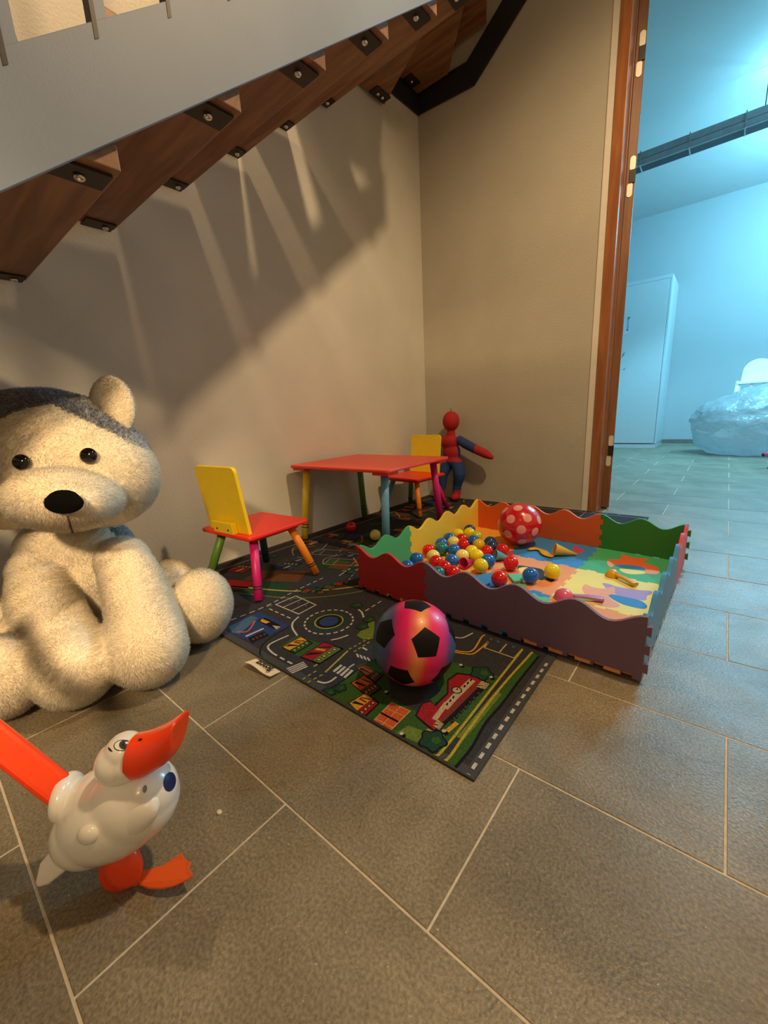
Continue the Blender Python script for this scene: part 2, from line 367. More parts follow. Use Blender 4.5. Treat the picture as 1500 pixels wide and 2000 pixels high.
bagm = mat('bag_plastic', (.62, .65, .67), .25, .05, 6, trans=.45, bump=1, bscale=8, dist=.05)
nb_ = bagm.node_tree; tl0 = nb_.nodes.new('ShaderNodeBsdfTranslucent'); tl0.inputs[0].default_value = (.8, .84, .86, 1); mxb = nb_.nodes.new('ShaderNodeMixShader'); mxb.inputs[0].default_value = .35
nb_.links.new(nb_.nodes['Principled BSDF'].outputs[0], mxb.inputs[1]); nb_.links.new(tl0.outputs[0], mxb.inputs[2]); nb_.links.new(mxb.outputs[0], nb_.nodes['Material Output'].inputs['Surface'])
me.materials.append(bagm)
bag = bpy.data.objects.new('plastic_bag', me); bag.location = (2.12, 3.55, 0); COL.objects.link(bag); ORG[bag.name] = Vector((2.12, 3.55, 0))
tag(bag, 'large crumpled translucent white plastic bag on the far room floor', 'bag')
k = pl(1377, 812, 1, 3.45)
kn = MB().tube(catmull([k+Vector((.20, 0, -.04)), k+Vector((.06, 0, .0)), k, k+Vector((-.03, 0, .05))], 4), [.05, .03, .012]+[.015]*4+[.02]*2+[.028]*4, 8)
kn.build('knotted_end', bagm, bag)
# white child's chair behind bag
hc = tag(empty('high_chair', (2.08, 4.45, 0)), "white children's chair with arched back behind the plastic bag", 'chair')
arch = [(-.16, .82)] + [(-.15*math.cos(PI*i/12), .955+.135*math.sin(PI*i/12)) for i in range(13)] + [(.16, .82)]
WPL = mat('white_plastic', (.88, .88, .86), .3, .01)
XZ = lambda y: Matrix(((1,0,0,2.055),(0,0,-1,y),(0,1,0,0),(0,0,0,1)))
MB().prism(arch, XZ(4.42), 0, .03).build('backrest', WPL, hc, bevel=.006)
MB().box((1.86, 4.10, .79), (2.26, 4.40, .82)).build('tray', WPL, hc, bevel=.006)
MB().box((1.90, 4.14, .60), (2.22, 4.40, .63)).build('seat', WPL, hc, bevel=.006)
for a in (1.885, 2.0, 2.115, 2.215): MB().box((a-.016, 4.12, .63), (a+.016, 4.14, .79)).build('front_slat', WPL, hc, bevel=.003)
for sx, sy in ((1.87, 4.12), (2.24, 4.12), (1.87, 4.43), (2.24, 4.43)):
    MB().tube([(sx+(sx-2.055)*.3, sy+(sy-4.27)*.2, 0), (sx, sy, .84 if sy > 4.3 else .79)], .016, 8).build('leg', WPL, hc)
# pink toy at right frame edge
pk = tag(empty('pink_toy', (2.2, 2.25, 0)), 'small pink toy with dark tip on the far floor at the right edge', 'toy')
PINKD = mat('deep_pink', (.80, .12, .25), .4); DKT = mat('dark_tip', (.03, .02, .025), .5)
p1, p2 = pl(1492, 888, 1, 2.35), pl(1530, 884, 1, 2.35)
MB().tube([p1+Vector((-.0, 0, 0)), p1+Vector((.03, 0, .004)), p2], [.014, .026, .03], 10).build('upper_lobe', PINKD, pk)
MB().ell(p1+Vector((-.004, 0, 0)), (.013, .018, .018), nu=10, nv=8).build('dark_tip', DKT, pk)
p3 = fl(1500, 914, .02); MB().tube([p3, p3+Vector((.03, .02, .005)), p3+Vector((.14, .1, .05))], [.012, .022, .03], 10).build('lower_lobe', PINKD, pk)
MB().tube([p3+Vector((.05, .03, .01)), Vector((p2.x, p2.y, p2.z-.01))], .02, 8).build('link', PINKD, pk)
# ---------------------------------------------------------------- play rug
RX0, RX1, RYA, RYB = .012, 1.528, -2.168, -.018
rug = tag(empty('play_rug', ((RX0+RX1)/2, (RYA+RYB)/2, 0)), 'dark town-map play rug with printed roads and houses under the toys', 'rug')
RZ = .007
MB().box((RX0, RYA, 0), (RX1, RYB, RZ-.0012)).build('border', mat('rug_edge', (.045, .048, .055), .95, .15, 300, bump=.6, bscale=500, space='World'), rug, bevel=.002)
RM = {}
def rc(n, c): RM[n] = (len(RM), mat('rug_'+n, c, .97, .2, 260, bump=.7, bscale=600, space='World', spec=.2)); return n
for n, c in dict(asphalt=(.035, .035, .042), white=(.52, .50, .46), yellow=(.42, .34, .03), green=(.035, .095, .018), lgreen=(.14, .20, .03), dgreen=(.012, .055, .030),
    red=(.32, .012, .018), orange=(.60, .10, .03), black=(.008, .007, .010), blue=(.02, .05, .17), amber=(.62, .32, .03), cream=(.48, .36, .20), sky=(.06, .13, .24), brown=(.12, .05, .02), dash=(.30, .28, .25)).items(): rc(n, c)
pr = MB(); LC = {}
def pat(poly, c, lz):
    ns = len(poly); a = sum(poly[i][0]*poly[(i+1)%ns][1]-poly[(i+1)%ns][0]*poly[i][1] for i in range(ns))
    if a < 0: poly = poly[::-1]
    LC[lz] = LC.get(lz, 0) + 1; z = RZ - .0012 + .00022*lz + min(.00018, LC[lz]*2e-6)
    pr.add([Vector((min(max(p[0], RX0+.004), RX1-.004), min(max(p[1], RYA+.004), RYB-.004), z)) for p in poly], [tuple(range(ns))], RM[c][0])
def G(*px): return [tuple(fl(x, y, RZ)[:2]) for x, y in px]
def g4(*c): return G(*[(400+x/3.571, 1000+y/3.571) for x, y in c])
def g5(*c): return G(*[(680+x/3.571, 1120+y/3.571) for x, y in c])
def stroke(pts, wd_, c, lz, smooth=True):
    P = catmull([(p[0], p[1], 0) for p in pts], 5) if smooth and len(pts) > 2 else [Vector((p[0], p[1], 0)) for p in pts]
    P = [p for i, p in enumerate(P) if i == 0 or (p-P[i-1]).length > 1e-5]
    Ls, Rs = [], []; closed = (P[0]-P[-1]).length < 1e-4
    for i in range(len(P)):
        d0 = (P[i]-P[i-1]) if i else (P[-1]-P[-2] if closed else P[1]-P[0])
        d1 = (P[i+1]-P[i]) if i < len(P)-1 else (P[1]-P[0] if closed else d0)
        d0.normalize(); d1.normalize(); n0 = Vector((-d0.y, d0.x, 0)); n1 = Vector((-d1.y, d1.x, 0)); m = n0+n1
        m = m/m.length if m.length > 1e-4 else n0
        m *= wd_/2/max(.4, m.dot(n0)); Ls.append(P[i]+m); Rs.append(P[i]-m)
    for i in range(len(P)-1): pat([(q.x, q.y) for q in (Ls[i], Ls[i+1], Rs[i+1], Rs[i])], c, lz)
def dashes(pts, wd_, c, lz, on=.020, off=.014):
    P = catmull([(p[0], p[1], 0) for p in pts], 8) if len(pts) > 2 else [Vector((p[0], p[1], 0)) for p in pts]
    L_ = [0]
    for i in range(len(P)-1): L_.append(L_[-1]+(P[i+1]-P[i]).length)
    def pos(s):
        for i in range(len(P)-1):
            if s <= L_[i+1]: return P[i].lerp(P[i+1], (s-L_[i])/max(1e-9, L_[i+1]-L_[i]))
        return P[-1]
    s = 0
    while s+on < L_[-1]:
        a, b = pos(s), pos(s+on); d = (b-a).normalized(); n = Vector((-d.y, d.x, 0))*wd_/2
        pat([(q.x, q.y) for q in (a+n, b+n, b-n, a-n)], c, lz); s += on+off
def ring(c, r0, r1, col, lz, n=40, a0=0, a1=2*PI):
    for i in range(n):
        a, b = a0+(a1-a0)*i/n, a0+(a1-a0)*(i+1)/n
        pat([(c[0]+r*math.cos(t), c[1]+r*math.sin(t)) for r, t in ((r0, a), (r1, a), (r1, b), (r0, b))], col, lz)
def disc(c, r, col, lz, n=24, ry=None, jag=0):
    pat([(c[0]+(r*(1+jag*math.sin(5*2*PI*i/n)))*math.cos(2*PI*i/n), c[1]+(ry or r)*(1+jag*math.sin(5*2*PI*i/n))*math.sin(2*PI*i/n)) for i in range(n)], col, lz)
def tree(c, r):
    disc(c, r, 'black', 6, 30, jag=.14); disc(c, r*.86, 'dgreen', 7, 30, jag=.14)
    disc((c[0]+r*.2, c[1]+r*.15), r*.35, 'green', 8, 12, jag=.1)
def house(q, roof, wall, lz=5):
    """q: four corners; roof half and wall half with windows"""
    Q = [Vector((p[0], p[1], 0)) for p in q]
    def B(u, v): p = (Q[0]*(1-u)+Q[1]*u)*(1-v)+(Q[3]*(1-u)+Q[2]*u)*v; return (p.x, p.y)
    def R_(u0, v0, u1, v1, c, l): pat([B(u0, v0), B(u1, v0), B(u1, v1), B(u0, v1)], c, l)
    R_(-.05, -.05, 1.05, 1.05, 'black', lz)
    R_(0, 0, 1, .55, roof, lz+1); R_(.03, .58, .97, .97, wall, lz+1)
    pat([B(.08, .06), B(.30, .06), B(.50, .52), B(.42, .52)], 'black', lz+2); pat([B(.50, .08), B(.62, .08), B(.70, .50), B(.60, .50)], 'amber' if roof != 'amber' else 'red', lz+2)
    pat([B(.62, .06), B(.68, .06), B(.95, .52), B(.86, .52)], 'black', lz+2)
    for i in range(4): R_(.08+.23*i, .66, .22+.23*i, .88, 'black', lz+2); R_(.11+.23*i, .70, .19+.23*i, .84, 'cream', lz+3)
# ground
pat([(RX0+.022, RYA+.022), (RX1-.022, RYA+.022), (RX1-.022, RYB-.01), (RX0+.01, RYB-.01)], 'asphalt', 1)
# right edge: road with dashes, green strip, two yellow lines
pat(g5((720, 1385), (800, 1290), (870, 1200), (960, 1040), (1080, 900), (1190, 750), (1330, 575), (1275, 540), (1060, 800), (830, 1120), (690, 1290), (620, 1330)), 'green', 2)
stroke(g5((720, 1385), (800, 1290), (870, 1200), (960, 1040), (1080, 900), (1190, 750), (1330, 575)), .006, 'black', 3)
stroke(g5((780, 1150), (900, 1010), (1050, 830)), .016, 'lgreen', 3)
dashes(g5((812, 1440), (1110, 1010), (1405, 600)), .0068, 'white', 3, .016, .014)
stroke(g5((330, 1152), (430, 1178), (560, 1255), (600, 1270), (650, 1245), (840, 1010), (1010, 790), (1215, 530)), .006, 'yellow', 6)
stroke(g5((620, 1330), (700, 1288), (820, 1118), (1060, 800), (1285, 548)), .006, 'yellow', 6)
# big green field of the near side with red school
fieldA = g5((0, 960), (60, 640), (180, 610), (330, 640), (720, 610), (1050, 715), (840, 1000), (650, 1235), (600, 1262), (440, 1170), (330, 1145), (250, 1130))
pat(fieldA, 'green', 2)
pat(g5((280, 700), (420, 560), (800, 520), (720, 640), (620, 760), (640, 820), (480, 960), (300, 870)), 'asphalt', 3)
pat(g5((300, 1140), (420, 1060), (560, 1110), (640, 1170), (590, 1230), (440, 1160)), 'lgreen', 3)
# school building
pat(g5((465, 990), (515, 900), (570, 880), (600, 915), (690, 830), (690, 740), (760, 690), (870, 705), (945, 740), (1000, 770), (905, 850), (700, 1035), (620, 1110), (540, 1060)), 'black', 4)
pat(g5((478, 990), (520, 910), (570, 893), (610, 925), (700, 838), (700, 748), (765, 702), (862, 715), (935, 748), (900, 800), (690, 1010), (600, 1090), (545, 1045)), 'red', 5)
stroke(g5((672, 940), (740, 865), (868, 742)), .017, 'cream', 6, False)
stroke(g5((600, 1020), (690, 900)), .012, 'cream', 6, False)
for i in range(3):
    a = (690+i*22, 915-i*24)
    pat(g5((a[0]-9, a[1]-2), (a[0]+3, a[1]-14), (a[0]+10, a[1]-4), (a[0]-2, a[1]+9)), 'black', 7)
    a = (812+i*22, 790-i*22)
    pat(g5((a[0]-9, a[1]-2), (a[0]+3, a[1]-14), (a[0]+10, a[1]-4), (a[0]-2, a[1]+9)), 'black', 7)
cc = g5((757, 815))[0]; disc(cc, .013, 'black', 7); disc(cc, .010, 'cream', 8); stroke(g5((757, 815), (765, 803)), .003, 'black', 9, False)
stroke(g5((640, 1040), (905, 770)), .006, 'brown', 6, False); stroke(g5((655, 1070), (960, 780)), .004, 'black', 6, False)
house(g5((590, 1060), (625, 1020), (670, 1050), (635, 1095)), 'cream', 'cream'); house(g5((895, 790), (930, 750), (990, 770), (955, 812)), 'cream', 'cream')
for i in range(7):
    x, y = 730+i*30, 1030-i*32
    pat(g5((x-16, y), (x, y-22), (x+14, y-6), (x-2, y+18)), 'black', 6); pat(g5((x-9, y), (x, y-12), (x+7, y-5), (x-2, y+8)), 'brown', 7)
stroke(g5((545, 1090), (640, 1125), (760, 1040)), .010, 'amber', 4)
# tennis court
ct_ = g5((302, 900), (432, 960), (268, 1122), (150, 1052)); pat(ct_, 'orange', 4)
stroke(ct_+[ct_[0]], .003, 'cream', 6, False)
stroke(g5((228, 972), (350, 1036)), .005, 'black', 7, False); stroke(g5((366, 930), (208, 1085)), .0025, 'cream', 6, False)
stroke(g5((262, 938), (392, 998)), .0025, 'cream', 6, False); stroke(g5((190, 1012), (312, 1078)), .0025, 'cream', 6, False)
for c in ((590, 1165), (930, 695)): tree(g5(c)[0], .028)
for c in ((372, 1117), (668, 1098), (787, 638), (995, 722), (265, 825)):
    q = g5(c)[0]; disc((q[0]+.006, q[1]-.003), .006, 'black', 5); disc(q, .0045, 'white', 6)
house(g5((10, 905), (118, 838), (212, 905), (100, 1010)), 'amber', 'red'); house(g5((25, 765), (110, 712), (230, 800), (140, 860)), 'orange', 'brown'); house(g5((65, 660), (120, 640), (240, 710), (190, 760)), 'orange', 'brown')
# roundabout and its roads
rc0 = g4((866, 762))[0]
pat(g4((480, 590), (640, 560), (1120, 640), (1190, 700), (1080, 760), (1110, 900), (980, 960), (700, 900), (560, 700)), 'asphalt', 2)
rr = (Vector(g4((1032, 762))[0]+(0,))-Vector(rc0+(0,))).length
for i in range(22):
    a = 2*PI*i/22; ring(rc0, rr-.003, rr+.003, 'white', 5, 1, a, a+.17)
ring(rc0, 0.048, .060, 'dgreen', 4); ring(rc0, .044, .048, 'yellow', 5); disc(rc0, .040, 'black', 5); disc(rc0, .032, 'blue', 6)
stroke(g4((1070, 680), (1095, 700), (1108, 735)), .006, 'white', 5); stroke(g4((645, 862), (612, 810), (615, 770), (655, 730)), .006, 'white', 5); stroke(g4((880, 893), (940, 880), (1000, 858)), .006, 'white', 5)
dashes(g4((1120, 690), (1235, 618)), .005, 'white', 5); dashes(g4((450, 675), (612, 748)), .005, 'white', 5)
# parking lot
lot = g4((635, 585), (775, 648), (655, 712), (495, 645)); stroke(lot+[lot[0]], .005, 'white', 5, False)
stroke(g4((588, 606), (745, 680)) and g4((545, 665), (680, 605)), .004, 'white', 5, False); stroke(g4((600, 690), (730, 628)), .004, 'white', 5, False)
for c in ((600, 612), (655, 632), (705, 652)): pat(g4((c[0]-8, c[1]+2), (c[0]+4, c[1]-8), (c[0]+10, c[1]-2), (c[0]-2, c[1]+8)), 'sky', 5)
dashes(g4((180, 755), (430, 655), (640, 545), (850, 448)), .005, 'white', 5)
dashes(g4((430, 660), (500, 640)), .004, 'dash', 5)
# sea corner, small blocks
pat(g4((385, 695), (590, 790), (350, 910), (180, 850), (150, 800), (270, 740)), 'blue', 3); pat(g4((330, 720), (370, 740), (240, 850), (190, 840), (170, 800)), 'sky', 4)
pat(g4((420, 735), (530, 790), (480, 815), (370, 760)), 'black', 4); pat(g4((400, 745), (455, 768), (425, 778), (385, 762)), 'amber', 5); pat(g4((470, 790), (530, 800), (500, 820)), 'cream', 5)
stroke(g4((285, 868), (410, 812)), .008, 'white', 5, False); pat(g4((300, 880), (410, 830), (450, 860), (330, 915)), 'black', 4)
for i in range(4): pat(g4((325+i*26, 885-i*12), (338+i*26, 879-i*12), (350+i*26, 890-i*12), (337+i*26, 896-i*12)), 'brown', 5)
stroke(g4((225, 835), (300, 830), (350, 760)), .006, 'orange', 5)
stroke(g4((560, 1245), (420, 1100), (385, 970), (440, 890), (585, 800)) , .004, 'black', 3)
stroke(g4((585, 860), (470, 912), (440, 945), (475, 985)), .006, 'white', 5); dashes(g4((475, 985), (540, 1022), (612, 1060)), .006, 'white', 5)
house(g4((545, 942), (670, 872), (748, 915), (628, 985)), 'amber', 'green'); house(g4((675, 1008), (832, 910), (958, 955), (800, 1058)), 'red', 'lgreen')
pat(g4((640, 860), (760, 900), (960, 960), (800, 1060), (660, 1010), (520, 940)), 'green', 2)
stroke(g4((760, 1078), (960, 950)), .005, 'yellow', 5, False); stroke(g4((840, 1118), (998, 968)), .006, 'yellow', 5, False)
dashes(g4((1005, 958), (1130, 890), (1160, 880)), .004, 'yellow', 5, .010, .008); dashes(g4((1040, 975), (1150, 905)), .004, 'yellow', 5, .010, .008)
dashes(g4((680, 1168), (790, 1100)), .004, 'yellow', 5, .010, .008); dashes(g4((715, 1190), (828, 1130)), .004, 'yellow', 5, .010, .008)
def zebra(a, b, c, d):
    Q = [Vector(p+(0,)) for p in g4(a, b, c, d)]
    for i in range(4):
        u0, u1 = (i+.1)/4, (i+.72)/4
        pat([tuple(v[:2]) for v in (Q[0].lerp(Q[3], u0), Q[1].lerp(Q[2], u0), Q[1].lerp(Q[2], u1), Q[0].lerp(Q[3], u1))], 'white', 5)
zebra((568, 1090), (688, 1042), (722, 1082), (608, 1132)); zebra((888, 1108), (945, 1062), (1045, 1110), (988, 1165)); zebra((1052, 985), (1060, 1010), (1165, 1045), (1150, 1020))
dashes(g4((1100, 945), (1170, 985)), .006, 'white', 5); dashes(g4((1005, 1085), (1080, 1035)), .005, 'white', 5); dashes(g4((455, 1043), (545, 1095)), .004, 'white', 5, .005, .012)
stroke(g4((785, 1180), (835, 1192), (880, 1178), (918, 1150)), .006, 'white', 5)
stroke(g4((780, 1250), (880, 1225), (1000, 1150), (1100, 1070)), .004, 'black', 3)
pat(g4((800, 1270), (880, 1225), (1000, 1150), (1090, 1070), (1200, 1120), (1230, 1240), (1100, 1290), (980, 1350)), 'green', 2)
tree(g4((865, 1258))[0], .018); tree(g4((945, 1228))[0], .016)
pat(g4((1060, 860), (1120, 790), (1185, 740), (1180, 880), (1110, 890)), 'lgreen', 3); tree(g4((1100, 800))[0], .02); tree(g4((1145, 750))[0], .02); tree(g4((1060, 650))[0], .022)
for i in range(9):
    q = g4((690+i*32+random.randint(-9, 9), 560+random.randint(-25, 25)-i*6))[0]
    disc(q, .02, 'black', 3, 12, jag=.2); disc(q, .015, random.choice(['dgreen', 'green', 'brown', 'red', 'dgreen']), 4, 12, jag=.2)
# right front: curves and parking
stroke(g5((690, 520), (790, 545), (870, 535), (930, 445), (955, 430)), .005, 'amber', 5); stroke(g5((730, 545), (830, 562), (890, 550), (1000, 455)), .005, 'amber', 5)
stroke(g5((740, 445), (800, 448), (870, 415)), .005, 'white', 5)
q = g5((995, 455), (950, 518), (1158, 590), (1215, 525)); stroke(q, .004, 'cream', 5, False); stroke(g5((1052, 553), (1105, 492)), .004, 'cream', 5, False)
pat(g5((1040, 468), (1060, 476), (1050, 484), (1034, 476)), 'sky', 5); pat(g5((1145, 505), (1165, 512), (1156, 520), (1138, 514)), 'sky', 5)
# far side of the rug: more roads, blocks and trees
stroke([(.06, -2.1), (.30, -1.95), (.62, -1.80), (.80, -1.55), (.70, -1.2), (.62, -.7), (.60, -.1)], .010, 'yellow', 3)
stroke([(.10, -2.14), (.34, -1.99), (.67, -1.84), (.84, -1.57), (.74, -1.2), (.66, -.7), (.64, -.1)], .006, 'lgreen', 3)
stroke([(.10, -2.0), (.10, -1.3), (.12, -.6), (.10, -.1)], .006, 'dash', 3); stroke([(.04, -1.9), (.04, -.1)], .005, 'brown', 3)
dashes([(.70, -1.66), (.56, -1.30), (.52, -.7), (.50, -.1)], .005, 'dash', 4); stroke([(.62, -1.62), (.60, -1.48), (.66, -1.40), (.74, -1.38)], .005, 'white', 4)
pat([(.05, -2.13), (.33, -2.0), (.58, -1.87), (.50, -1.78), (.30, -1.90), (.05, -2.0)], 'dgreen', 2); pat([(.12, -2.04), (.40, -1.92), (.36, -1.86), (.10, -1.97)], 'red', 3)
pat([(.30, -1.88), (.52, -1.76), (.46, -1.66), (.26, -1.78)], 'brown', 2); house([(.14, -1.86), (.22, -1.83), (.20, -1.75), (.12, -1.78)], 'red', 'brown'); house([(.30, -1.72), (.38, -1.69), (.36, -1.61), (.28, -1.64)], 'blue', 'dgreen')
for _i in range(12): tree((.60+.012*_i+.02*(_i % 2), -1.52+.016*_i), .015)
for _i in range(7): stroke([(.64+.03*_i, -1.50+.012*_i), (.66+.03*_i, -1.47+.012*_i)], .008, ['red', 'sky', 'dgreen', 'amber'][_i % 4], 9)
R2 = random.Random(5)
for i in range(120):
    x, y = R2.uniform(.08, .72), R2.uniform(-1.62, -.06)
    if i % 4 == 0: house([(x, y), (x+.07, y+.01), (x+.065, y+.075), (x-.005, y+.065)], R2.choice(['red', 'brown', 'amber', 'blue']), R2.choice(['cream', 'brown', 'dgreen']))
    elif i % 4 == 1: pat([(x, y), (x+.11, y+.03), (x+.09, y+.10), (x-.01, y+.07)], R2.choice(['dgreen', 'blue', 'green', 'brown']), 2)
    elif i % 4 == 2: tree((x, y), R2.uniform(.014, .024))
    else: stroke([(x, y), (x+R2.uniform(-.1, .1), y+.06), (x+R2.uniform(-.1, .1), y+.16)], .005, R2.choice(['dash', 'amber', 'brown', 'dash']), 4)
for (x, y) in ((.46, -1.56), (.30, -1.50)):
    q = [(x, y), (x+.12, y+.05), (x+.09, y+.12), (x-.03, y+.07), (x, y)]; stroke(q, .004, 'dash', 4, False); stroke([(x+.04, y+.017), (x+.01, y+.087)], .004, 'dash', 4, False)
dashes([(1.2, -.05), (1.2, -.6)], .005, 'white', 3); stroke([(.7, -.07), (1.5, -.07)], .006, 'dash', 3)
for i in range(6): house([(.75+.12*i, -.3), (.82+.12*i, -.3), (.82+.12*i, -.22), (.75+.12*i, -.22)], 'blue', 'cream')
for i in range(5): disc((1.10+.07*i, -.045), .012, 'sky', 5)
pr.build('printed_map', [m for i, m in sorted(RM.values(), key=lambda t: t[0])], rug, merge=False)
# tag
TAGM = mat('tag_cloth', (.80, .66, .46), .8, .05)
tp = [fl(478, 1294, .012), fl(500, 1287, .004), fl(548, 1312, .004), fl(528, 1321, .010)]
tg = MB(); n = 8
vs = []
for i in range(n+1):
    u = i/n
    a = tp[0].lerp(tp[3], u); b = tp[1].lerp(tp[2], u); a.z += .004*math.sin(u*6); vs += [a, b]
tg.add(vs, [(2*i, 2*i+2, 2*i+3, 2*i+1) for i in range(n)]); tgo = tg.build('sewn_tag', TAGM, rug); sm_ = tgo.modifiers.new('s', 'SOLIDIFY'); sm_.thickness = .0008
def text(body, M, size, m, parent, extr=.0003, bold=0):
    c = bpy.data.curves.new('t', 'FONT'); c.body = body; c.size = size; c.extrude = extr; c.offset = bold; c.align_x = 'CENTER'; c.align_y = 'CENTER'
    o = bpy.data.objects.new('t', c); COL.objects.link(o)
    me = bpy.data.meshes.new_from_object(o.evaluated_get(bpy.context.evaluated_depsgraph_get())); bpy.data.objects.remove(o)
    me.transform(M); og = ORG[parent.name]; me.transform(Matrix.Translation(-og)); me.materials.clear(); me.materials.append(m)
    p = bpy.data.objects.new('lettering', me); COL.objects.link(p); p.parent = parent; ORG[p.name] = og; return p
tc_ = fl(519, 1298, .0125); tx = (tp[3]-tp[0]).normalized()
text('zotog', frame(tc_, tx, (0, 0, 1)), .028, mat('ink_black', (.01, .01, .01), .7), rug, bold=.0007)
# ---------------------------------------------------------------- crayon chairs and table
RED = mat('paint_red', (.80, .028, .012), .42, .02, coat=.0); YEL = mat('paint_yellow', (.80, .58, .01), .45, .02)
LEGC = dict(magenta=mat('paint_magenta', (.58, .01, .17), .4, .02), orange=mat('paint_orange', (.88, .26, .015), .4, .02), blue=mat('paint_blue', (.12, .33, .52), .4, .02), green=mat('paint_green', (.10, .24, .035), .4, .02), yellow=mat('paint_leg_yellow', (.80, .58, .03), .4, .02), teal=mat('paint_teal', (.02, .10, .14), .4, .02))
INK = mat('ring_black', (.012, .012, .012), .5)
def crayon_leg(top, bot, r, color, parent, col):
    top, bot = Vector(top), Vector(bot); ax = (top-bot)
    b0 = bot + Vector((0, 0, r*.42))
    P = [b0, b0+ax*.06, top]
    l = MB().tube([b0, b0+ax*.5, top], [r*.97, r, r], 18).build('leg', LEGC[color], parent, local=True)
    l['label'] = color + ' crayon-shaped leg with black rings'
    for t in (.165, .205):
        a = b0+ax*t; MB().tube([a, a+ax.normalized()*.005], [r*1.02]*2, 18).build('ring', INK, l, local=True)
def rrect(w, h, r, n=5):
    p = []
    for cx, cy, a0 in ((w/2-r, h/2-r, 0), (-w/2+r, h/2-r, 90), (-w/2+r, -h/2+r, 180), (w/2-r, -h/2+r, 270)):
        for i in range(n+1): a = math.radians(a0+90*i/n); p.append((cx+r*math.cos(a), cy+r*math.sin(a)))
    return p
def chair(loc, rz, label, colors):
    # local: backrest at -y, opens to +y
    c = tag(empty('crayon_chair', loc, rz), label, 'chair', 'small crayon-legged chairs')
    MB().prism(rrect(.315, .30, .02), None, .232, .247).build('seat', RED, c, bevel=.004, local=True)
    MB().prism(rrect(.255, .24, .02), None, .216, .232).build('under_seat', RED, c, bevel=.003, local=True)
    bt = Matrix.Translation((0, -.118, .247)) @ Matrix.Rotation(math.radians(7), 4, 'X')
    bp_ = [(-.125, 0), (.125, 0)] + [(.125-.02+.02*math.cos(a), .255-.02+.02*math.sin(a)) for a in (0, .4, .8, 1.2, 1.57)] + [(-.125+.02-.02*math.sin(a), .255-.02+.02*math.cos(a)) for a in (0, .4, .8, 1.2, 1.57)]
    MB().prism(bp_, bt @ Matrix(((1,0,0,0),(0,0,-1,0),(0,1,0,0),(0,0,0,1))), -.007, .007).build('backrest', YEL, c, bevel=.002, local=True)
    cl = MB().prism([(-.062, 0), (.062, 0), (.062, .045), (-.062, .045)], bt @ Matrix(((1,0,0,0),(0,0,-1,-.008),(0,1,0,0),(0,0,0,1))), 0, .022).build('cleat', YEL, c, bevel=.002, local=True)
    for sx in (-.035, .035): MB().ell(bt @ Vector((sx, -.031, .018)), (.004, .003, .004), nu=8, nv=6).build('screw', INK, cl, local=True)
    for (sx, sy), col in zip(((1, -1), (1, 1), (-1, 1), (-1, -1)), colors):
        crayon_leg((sx*.100, sy*.092, .218), (sx*.165, sy*.150, .0), .0165, col, c, col)
    return c
chair((.372, -1.825, RZ), math.radians(4), 'yellow-backed red crayon chair on the rug between dog and table, seen from behind', ('magenta', 'orange', 'teal', 'green'))
chair((.225, -.505, RZ), math.radians(176), 'yellow-backed red crayon chair behind the red table near the doll', ('green', 'blue', 'orange', 'magenta'))
tb = tag(empty('crayon_table', (.362, -1.095, RZ), math.radians(1.5)), "red-topped children's table with four coloured crayon legs by the left wall", 'table')
MB().prism(rrect(.66, .55, .02), None, .400, .415).build('tabletop', mat('paint_red_top', (.76, .05, .025), .38, .02, coat=.1), tb, bevel=.004, local=True)
for sx in (-1, 1):
    for sy in (-1, 1):
        MB().box((sx*.275-.045, sy*.22-.04, .386), (sx*.275+.045, sy*.22+.04, .400)).build('corner_block', RED, tb, bevel=.002, local=True)
for (sx, sy), col in zip(((-1, -1), (1, -1), (1, 1), (-1, 1)), ('yellow', 'blue', 'magenta', 'green')):
    crayon_leg((sx*.265, sy*.212, .388), (sx*.285, sy*.255, 0), .0185, col, tb, col)
# ---------------------------------------------------------------- foam playpen
FT = .012
PCN = [Vector((.772, -1.662)), Vector((1.722, -1.695)), Vector((1.742, -.775)), Vector((.792, -.700))]  # FL FR BR BL (outer)
foam = {}
def fm(n, c):
    if n not in foam: foam[n] = mat('foam_'+n, c, .62, .03, 500, bump=.25, bscale=900, space='World', sheen=.1)
    return foam[n]
FC = dict(red=(.50, .012, .018), purple=(.20, .115, .19), yellow=(.85, .62, .03), green=(.05, .42, .16), dgreen=(.03, .24, .03), orange=(.80, .13, .015), amber=(.88, .42, .03), peach=(.88, .33, .12), blue=(.02, .24, .62), sky=(.02, .23, .52), pinkred=(.62, .04, .10), salmon=(.85, .38, .26), lilac=(.42, .28, .62), mint=(.12, .52, .30), lemon=(.88, .76, .20), black=(.01, .01, .01))
for n, c in FC.items(): fm(n, c)
pen = tag(empty('foam_playpen', (1.25, -1.2, .002)), 'colourful interlocking foam playpen with wavy walls in the middle of the room', 'playpen')
def toothed(p, q, n, d, nrm, taper=.12):
    """points from p to q with alternating teeth; out on odd sections"""
    p, q, nrm = Vector(p), Vector(q), Vector(nrm); out = [p]
    for i in range(n):
        if i % 2 == 1:
            a, b = i/n, (i+1)/n; w_ = (b-a)*taper
            out += [p.lerp(q, a+w_*.5), p.lerp(q, a-w_*.5)+nrm*d, p.lerp(q, b+w_*.5)+nrm*d, p.lerp(q, b-w_*.5)]
    out.append(q); return out
NB = RZ+.002
